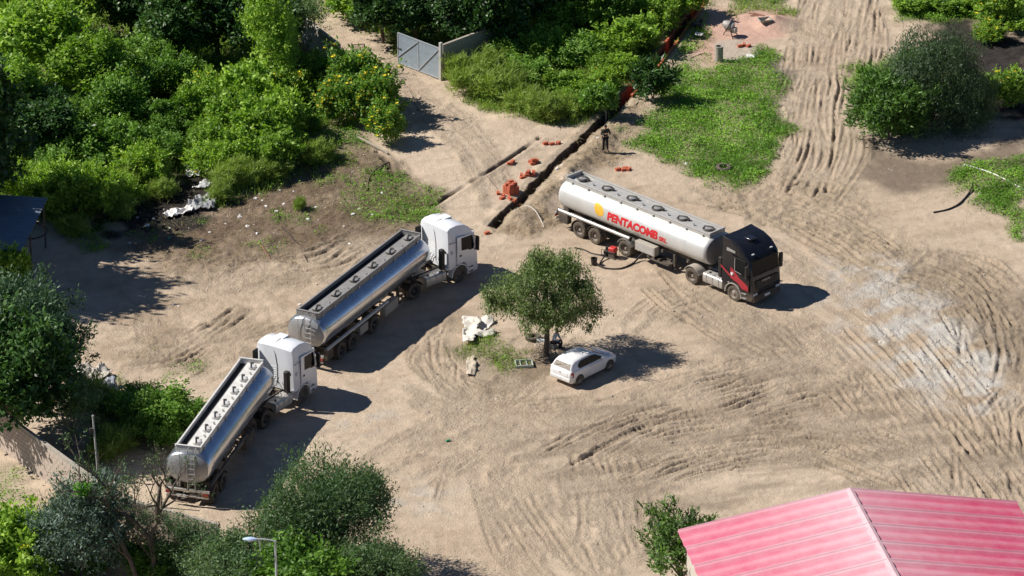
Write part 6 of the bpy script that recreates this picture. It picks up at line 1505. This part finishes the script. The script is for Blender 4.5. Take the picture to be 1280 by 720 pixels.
tray = MB().loft([[(-0.28, -0.22, 0.0), (0.28, -0.22, 0.0), (0.28, 0.22, 0.0), (-0.28, 0.22, 0.0)], [(-0.42, -0.32, 0.22), (0.42, -0.32, 0.22), (0.42, 0.32, 0.22), (-0.42, 0.32, 0.22)], [(-0.38, -0.28, 0.22), (0.38, -0.28, 0.22), (0.38, 0.28, 0.22), (-0.38, 0.28, 0.22)], [(-0.25, -0.19, 0.04), (0.25, -0.19, 0.04), (0.25, 0.19, 0.04), (-0.25, 0.19, 0.04)]])
tray.build('pan', mat('dull_green_metal', (0.24, 0.26, 0.22), 0.6, 0.3, 0.2, 6, 0.4, DUST), t)
MB().tube([(-0.42, -0.32, 0.23), (0.42, -0.32, 0.23), (0.42, 0.32, 0.23), (-0.42, 0.32, 0.23), (-0.42, -0.32, 0.23)], 0.02, 5).build('rim', m_galv, t)

# ------------------------------------------------------------------ gate, walls, shed, poles, roof
m_gate = mat('blue_grey_gate_sheet', (0.30, 0.37, 0.43), 0.5, 0.25, 0.1, 3, 0.2, (0.35, 0.30, 0.25))
m_gatef = mat('gate_frame_steel', (0.42, 0.46, 0.50), 0.5, 0.3, 0.1, 6, 0.2, DUST)
A = gp(549.5, 99.5); B = gp(497.5, 79.5); d = B-A; d.z = 0; Lg = d.length
gt = thing('metal_gate', 'blue-grey sheet metal gate leaf with diagonal braces standing ajar', 'gate', A, math.atan2(d.y, d.x))
print('gate', Lg)
hg = 2.05
# the leaf: local x along the leaf, y toward the yard side is +
for k in range(2): MB().box((Lg*(0.25+0.5*k), 0, 0.12+hg/2), (Lg/2-0.05, 0.02, hg-0.08)).build('sheet_panel', m_gate, gt)
for x in (0.03, Lg/2, Lg-0.03): MB().box((x, 0, 0.12+hg/2), (0.07, 0.07, hg)).build('upright', m_gatef, gt)
for z in (0.12, 0.12+hg): MB().box((Lg/2, 0, z), (Lg, 0.065, 0.07)).build('rail', m_gatef, gt)
for s in (-1, 1):
    for (xa, za, xb, zb) in ((Lg/2, 0.15, 0.05, hg+0.05), (Lg-0.05, 0.55, Lg/2, hg+0.05)): MB().bar((xa, s*0.035, za), (xb, s*0.035, zb), 0.05, 0.06).build('brace', m_gatef, gt)
    MB().box((Lg*0.96, s*0.05, 1.15), (0.35, 0.05, 0.06)).build('bolt', m_chassis, gt)
ps = MB().box((-0.12, 0, 1.25), (0.18, 0.18, 2.7)).build('post', mat('gate_post_concrete', (0.46, 0.44, 0.41), 0.8, 0, 0.1, 5), gt, bevel=0.01)
# second leaf, folded back, rusty mesh
A2 = gp(456, 90); B2 = gp(443, 84)
d2 = B2-A2; d2.z = 0
g2 = thing('mesh_gate', 'narrow rusty mesh gate leaf hidden in the flowering shrub', 'gate', A2, math.atan2(d2.y, d2.x))
m_rust = mat('rusty_steel', (0.13, 0.085, 0.06), 0.8, 0.2, 0.3, 8)
L2 = max(d2.length, 1.3)
for x in (0.0, L2): MB().box((x, 0, 0.8 if x else 0.95), (0.05, 0.05, 1.6 if x else 2.0)).build('upright', m_rust, g2)
for z0, z1 in ((0.1, 0.1), (1.95, 1.5)): MB().bar((0, 0, z0), (L2, 0, z1), 0.045, 0.045).build('rail', m_rust, g2)
for k in range(9): MB().bar((L2*(k+0.5)/9, 0, 0.1), (L2*(k+0.5)/9, 0, 1.9-0.4*(k+0.5)/9), 0.018, 0.018).build('mesh_wire', m_rust, g2)
for k in range(8): MB().bar((0, 0, 0.3+0.2*k), (L2, 0, 0.28+0.16*k), 0.015, 0.015).build('mesh_wire', m_rust, g2)

def wall_seg(name, label, pa, pb, h, m, thick=0.2, bl=0.42, bh=0.21, group=None, vis=True, jag=0.0, z0=None):
    """masonry wall of single blocks between two ground pixels"""
    a, b = gp(*pa), gp(*pb); d = b-a; d.z = 0; L_ = d.length
    t = thing(name, label, 'wall', a, math.atan2(d.y, d.x), group)
    core = MB().box((L_/2, 0, h/2-0.2), (L_, thick*0.86, h+0.36)).build('core', mat('mortar', (0.36, 0.32, 0.27), 0.95, 0, 0.15, 6), t)
    nr = int(h/bh); nc = int(L_/bl)+1
    bm_ = MB().box((0, 0, 0), (bl-0.018, thick, bh-0.016)).mesh('block', m, 0); hm = MB().box((0, 0, 0), (bl/2-0.018, thick, bh-0.016)).mesh('block', m, 0)
    r = random.Random(int(L_*100))
    for i in range(nr):
        for j in range(nc):
            x = (j+0.5)*bl+(bl/2 if i % 2 else 0)
            if x+bl/2 > L_+0.01: continue
            if jag and i >= nr-2 and r.random() < jag: continue
            link('block', bm_, t, (x, r.uniform(-.004, .004), (i+0.5)*bh))
        if i % 2: link('block', hm, t, (bl/4, 0, (i+0.5)*bh))
    return t, L_
m_blk = mat('pinkish_wall_block', (0.44, 0.36, 0.30), 0.9, 0, 0.15, 4, 0.3, (0.32, 0.26, 0.2))
m_blkg = mat('grey_wall_block', (0.36, 0.34, 0.31), 0.9, 0, 0.15, 4, 0.3, (0.26, 0.22, 0.18))
wall_seg('block_wall', 'pinkish garden block wall dappled by tree shade', (-24, 542), (140, 664), 2.3, m_blk, 0.2, 0.42, 0.23)
wall_seg('block_wall', 'garden block wall running behind the half-bare trees', (146, 668), (275, 704), 2.2, m_blk, 0.2, 0.42, 0.23)
wall_seg('block_wall', 'grey block wall joining the blue-grey gate post', (553, 97), (640, 64), 2.3, m_blkg, 0.2, 0.42, 0.23)
wall_seg('block_wall', 'old crumbling pale wall on the far side of the lane', (425, 92), (378, 55), 2.1, mat('pale_wall_block', (0.50, 0.47, 0.42), 0.9, 0, 0.15, 4, 0.3, (0.36, 0.31, 0.25)), 0.2, 0.42, 0.23, None, True, 0.4)
# pillar at the gap of the garden wall
g = gp(142, 664); t = thing('gate_pillar', 'pale square pillar at the corner of the garden wall', 'pillar', g, 0.4)
MB().box((0, 0, 1.2), (0.38, 0.38, 2.7)).build('shaft', mat('pale_plaster', (0.58, 0.50, 0.42), 0.85, 0, 0.08, 4, 0.2, DUST), t, bevel=0.02)
MB().box((0, 0, 2.58), (0.5, 0.5, 0.12)).build('cap', mat('pale_plaster2', (0.55, 0.48, 0.40), 0.85), t, bevel=0.02)
# shed
m_roofm = mat('blue_grey_roof_sheet', (0.17, 0.22, 0.28), 0.45, 0.35, 0.1, 2, 0.2, (0.22, 0.2, 0.18))
m_shedw = mat('dark_shed_board', (0.06, 0.055, 0.055), 0.8, 0, 0.2, 5)
zr = 3.1
c1, c2 = G(54.5, 247, zr), G(22, 313, zr); dd = (c2-c1); dd.z = 0; Ls = dd.length; u = dd.normalized(); v = Vector((u.y, -u.x, 0))
if v.x > 0: v = -v
gz = hz(c1.x, c1.y)
sh = thing('metal_roofed_shed', 'low shed with blue-grey metal roof and dark walls under the trees', 'shed', (c1.x, c1.y, gz))
print('shed', Ls)
Wd_ = 5.2
def sp3(a, b, z): q = u*a+v*b; return Vector((q.x, q.y, z))
R3 = Matrix((u, v, Vector((0, 0, 1)))).transposed()
np_ = 6
for k in range(np_):   # roof sheets with ribs
    a0, a1 = Ls*k/np_, Ls*(k+1)/np_
    pr = []
    for q in range(9):
        t_ = a0+(a1-a0)*q/8; hh = 0.035 if q % 2 else 0.0; pr.append((t_, hh))
    lo = []
    for b0 in (-0.25, Wd_):
        l = [sp3(t_, b0, zr-gz+hh+0.10*b0*0.3+0.004*(k % 2)) for t_, hh in pr]; l += [p-Vector((0, 0, 0.02)) for p in reversed(l)]; lo.append(l)
    MB().loft(lo).build('roof_sheet', m_roofm, sh, 0)
for (a, b) in ((0.12, 0.0), (Ls*0.55, 0.0), (Ls-0.12, 0.0), (0.12, Wd_-0.2), (Ls-0.12, Wd_-0.2)): MB().cyl(sp3(a, b, -0.1), sp3(a, b, zr-gz-0.03), 0.05, None, 8).build('post', m_chassis, sh)
for a in (0.12, Ls-0.12): MB().bar(sp3(a, -0.1, zr-gz-0.06), sp3(a, Wd_, zr-gz+0.08), 0.06, 0.07).build('beam', m_chassis, sh)
for (a, b, la, lb) in ((Ls*0.78, 0.35, Ls*0.42, 0.08), (Ls*0.5, Wd_*0.55, 0.08, Wd_*0.8), (Ls-0.3, Wd_*0.5, 0.08, Wd_*0.9)):
    n_ = 6
    for k in range(n_):
        if la > lb: MB().box(sp3(a-la/2+la*(k+0.5)/n_, b, 1.4), (la/n_-0.02, lb, 3.0), R3).build('board', m_shedw, sh)
        else: MB().box(sp3(a, b-lb/2+lb*(k+0.5)/n_, 1.4), (la, lb/n_-0.02, 3.0), R3).build('board', m_shedw, sh)
q = [gp(38, 300), gp(48, 300), gp(58, 298), gp(59, 291), gp(52, 284), gp(40, 283)]
hose('hoop', 'bent black pipe hoop hanging round the shed posts', 'pipe', [(37, 327, 1.5), (46, 327, 1.5), (57, 322, 1.5), (60, 315, 1.5), (52, 309, 1.5), (40, 306, 1.5)], 0.045, m_blackp)
# thin pole and street lamp
g = gp(124.5, 632); t = thing('utility_pole', 'thin pale metal pole with a small bracket by the garden wall', 'pole', g)
MB().tube([(0, 0, -0.2), (-0.03, 0, 2.5), (-0.13, 0, 5.0)], [0.055, 0.05, 0.042], 10).build('shaft', mat('weathered_pole', (0.48, 0.47, 0.45), 0.7, 0.1, 0.1, 5), t)
MB().box((-0.22, 0, 4.2), (0.22, 0.08, 0.30)).build('bracket', m_chassis, t, bevel=0.01)
MB().cyl((-0.13, 0, 5.0), (-0.13, 0, 5.08), 0.06, None, 10).build('cap', m_galv, t)
zl = 7.2
top = G(343.5, 676, zl); gz = hz(top.x, top.y)
sl_ = thing('street_lamp', 'street lamp with curved pale arm and blue-white head among the carob trees', 'street lamp', (top.x, top.y, gz))
m_lp = mat('lamp_post_paint', (0.60, 0.63, 0.66), 0.5, 0.3, 0.06, 5)
MB().tube([(0.06, 0, -0.2), (0.04, 0, 3.5), (0.02, 0, zl-gz-0.25), (0, 0, zl-gz)], [0.075, 0.06, 0.045, 0.04], 10).build('post', m_lp, sl_)
MB().tube([(0.0, 0, zl-gz-0.02), (-0.25, 0, zl-gz+0.06), (-0.7, 0, zl-gz+0.10), (-1.0, 0, zl-gz+0.09)], 0.032, 8).build('arm', m_lp, sl_)
lh = MB(); lo = []
for k in range(7):
    x = -0.85-0.65*k/6; w = 0.14*math.sin(PI*(0.15+0.75*k/6)); lo.append([(x, w*math.cos(q), zl-gz+0.09+0.7*w*math.sin(q)) for q in [2*PI*i/12 for i in range(12)]])
hd_ = lh.loft(lo).build('lamp_head', mat('blue_white_lamp_shell', (0.50, 0.62, 0.80), 0.35, 0, 0.05, 5), sl_)
MB().lathe((-1.18, 0, zl-gz+0.03), (-1.18, 0, zl-gz-0.06), [(0.10, 0), (0.09, 0.6), (0.03, 1)], 12).build('lens', m_lampw, hd_)
MB().bar((-0.75, 0.0, zl-gz+0.08), (-0.68, 0, zl-gz-0.55), 0.05, 0.04).build('photocell_bracket', m_wplast, sl_)

# pink roofed building
m_pink, nt_, bs_, N_, L_ = nodes_of('faded_pink_roof_sheet')
at_ = N_.new('ShaderNodeAttribute'); at_.attribute_name = 'bleach_and_slope_light'
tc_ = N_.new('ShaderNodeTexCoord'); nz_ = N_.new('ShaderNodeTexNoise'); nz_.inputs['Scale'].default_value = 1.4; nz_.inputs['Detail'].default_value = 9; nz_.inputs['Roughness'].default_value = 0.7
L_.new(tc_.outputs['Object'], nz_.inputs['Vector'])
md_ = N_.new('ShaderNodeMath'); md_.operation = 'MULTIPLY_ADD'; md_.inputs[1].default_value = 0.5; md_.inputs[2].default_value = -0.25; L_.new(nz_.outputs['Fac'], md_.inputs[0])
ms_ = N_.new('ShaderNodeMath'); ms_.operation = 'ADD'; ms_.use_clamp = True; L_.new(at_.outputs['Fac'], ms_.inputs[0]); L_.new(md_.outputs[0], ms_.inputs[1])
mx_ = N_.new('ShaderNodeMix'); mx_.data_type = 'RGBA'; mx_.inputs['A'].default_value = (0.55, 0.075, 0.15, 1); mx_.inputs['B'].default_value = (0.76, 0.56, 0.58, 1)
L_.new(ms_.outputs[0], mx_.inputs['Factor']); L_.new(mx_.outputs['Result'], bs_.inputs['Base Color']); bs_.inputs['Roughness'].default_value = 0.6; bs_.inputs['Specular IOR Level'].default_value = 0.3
m_pridge = mat('faded_ridge_cap', (0.68, 0.42, 0.45), 0.55, 0.0, 0.1, 3, 0.3, (0.6, 0.5, 0.48))
m_bwall = mat('plastered_wall', (0.52, 0.47, 0.41), 0.9, 0, 0.1, 3, 0.2, DUST)
zr = 6.2; drop = 1.5; Wr = 8.45; an_ = math.radians(10.0)
rg = G(1062, 613, zr); u = Vector((math.sin(an_), -math.cos(an_), 0)); v = Vector((-u.y, u.x, 0))   # v points right (+x)
if v.x < 0: v = -v
gz = hz(rg.x, rg.y)
bd = thing('pink_roofed_building', 'low building with a faded pink corrugated metal gable roof', 'building', (rg.x, rg.y, gz))
zz = zr-gz; Lb = 18.0; pw = 1.8; npn = int(Lb/pw)
Rb = Matrix((u, v, Vector((0, 0, 1)))).transposed()
def bp3(a, b, z): q = u*a+v*b; return Vector((q.x, q.y, z))
for s in (-1, 1):
    for k in range(npn):
        lo = []; bl_ = []
        ns = 24
        for b_f in (0.004, 0.15, 0.3, 0.5, 0.75, 1.0):
            l = []
            for q in range(ns+1):
                t_ = q/ns; a = k*pw+t_*pw
                rib = 0.085*(0.5+0.5*math.cos(4*PI*t_))*(1.0+0.35*math.cos(2*PI*t_))+0.012*math.cos(2*PI*t_*10)+(0.03 if q == 0 else 0)
                l.append(bp3(a, s*Wr*b_f, zz-drop*b_f+rib+0.004*(k % 2)))
                cr_ = (0.5+0.5*math.cos(4*PI*t_))**2; bl_.append(cr_*(0.36 if math.cos(2*PI*t_) > 0 else 0.20)+(0.42 if s < 0 else 0.36)*max(0, 1-b_f*1.25)**1.5+(0.16 if s < 0 else 0.04))  # worn crests and ridge; slope away from sun also coloured darker, as shade
            l += [p-Vector((0, 0, 0.02)) for p in reversed(l)]
            bl_ += list(reversed(bl_[-(ns+1):])); lo.append(l)
        o = MB().loft(lo).build('roof_sheet', m_pink, bd, 30)
        av = o.data.attributes.new('bleach_and_slope_light', 'FLOAT', 'POINT'); av.data.foreach_set('value', np.array(bl_, np.float32))
nrc = 9
for k in range(nrc):
    a0, a1 = Lb*k/nrc-0.04, Lb*(k+1)/nrc+0.02
    MB().loft([[bp3(a, -0.17, zz+0.075), bp3(a, 0, zz+0.135+0.003*(k % 2)), bp3(a, 0.17, zz+0.075), bp3(a, 0.17, zz-0.03), bp3(a, 0, zz+0.0), bp3(a, -0.17, zz-0.03)] for a in (a0, a1)]).build('ridge_cap', m_pridge, bd, 0)
for s in (-1, 1):
    MB().box(bp3(Lb/2, s*(Wr-0.5), (zz-drop)/2-0.15), (Lb-0.6, 0.2, zz-drop-0.02), Rb).build('wall', m_bwall, bd)
    MB().bar(bp3(-0.03, s*Wr, zz-drop-0.05), bp3(-0.03, s*0.02, zz-0.06), 0.04, 0.14).build('verge_trim', m_pridge, bd)
for a in (0.4, Lb-0.4):
    MB().loft([[bp3(a+e, -Wr+0.62, -0.3), bp3(a+e, Wr-0.62, -0.3), bp3(a+e, Wr-0.62, zz-drop-0.02), bp3(a+e, 0, zz-0.25), bp3(a+e, -Wr+0.62, zz-drop-0.02)] for e in (-0.1, 0.1)]).build('wall', m_bwall, bd, 0)
for k in range(3):
    wn_ = MB().box(bp3(3+k*5, -Wr+0.39, 2.2), (1.4, 0.04, 1.1), Rb).build('window', m_glass, bd)
    MB().box(bp3(3+k*5, -Wr+0.36, 1.6), (1.6, 0.12, 0.08), Rb).build('sill', m_bwall, wn_)
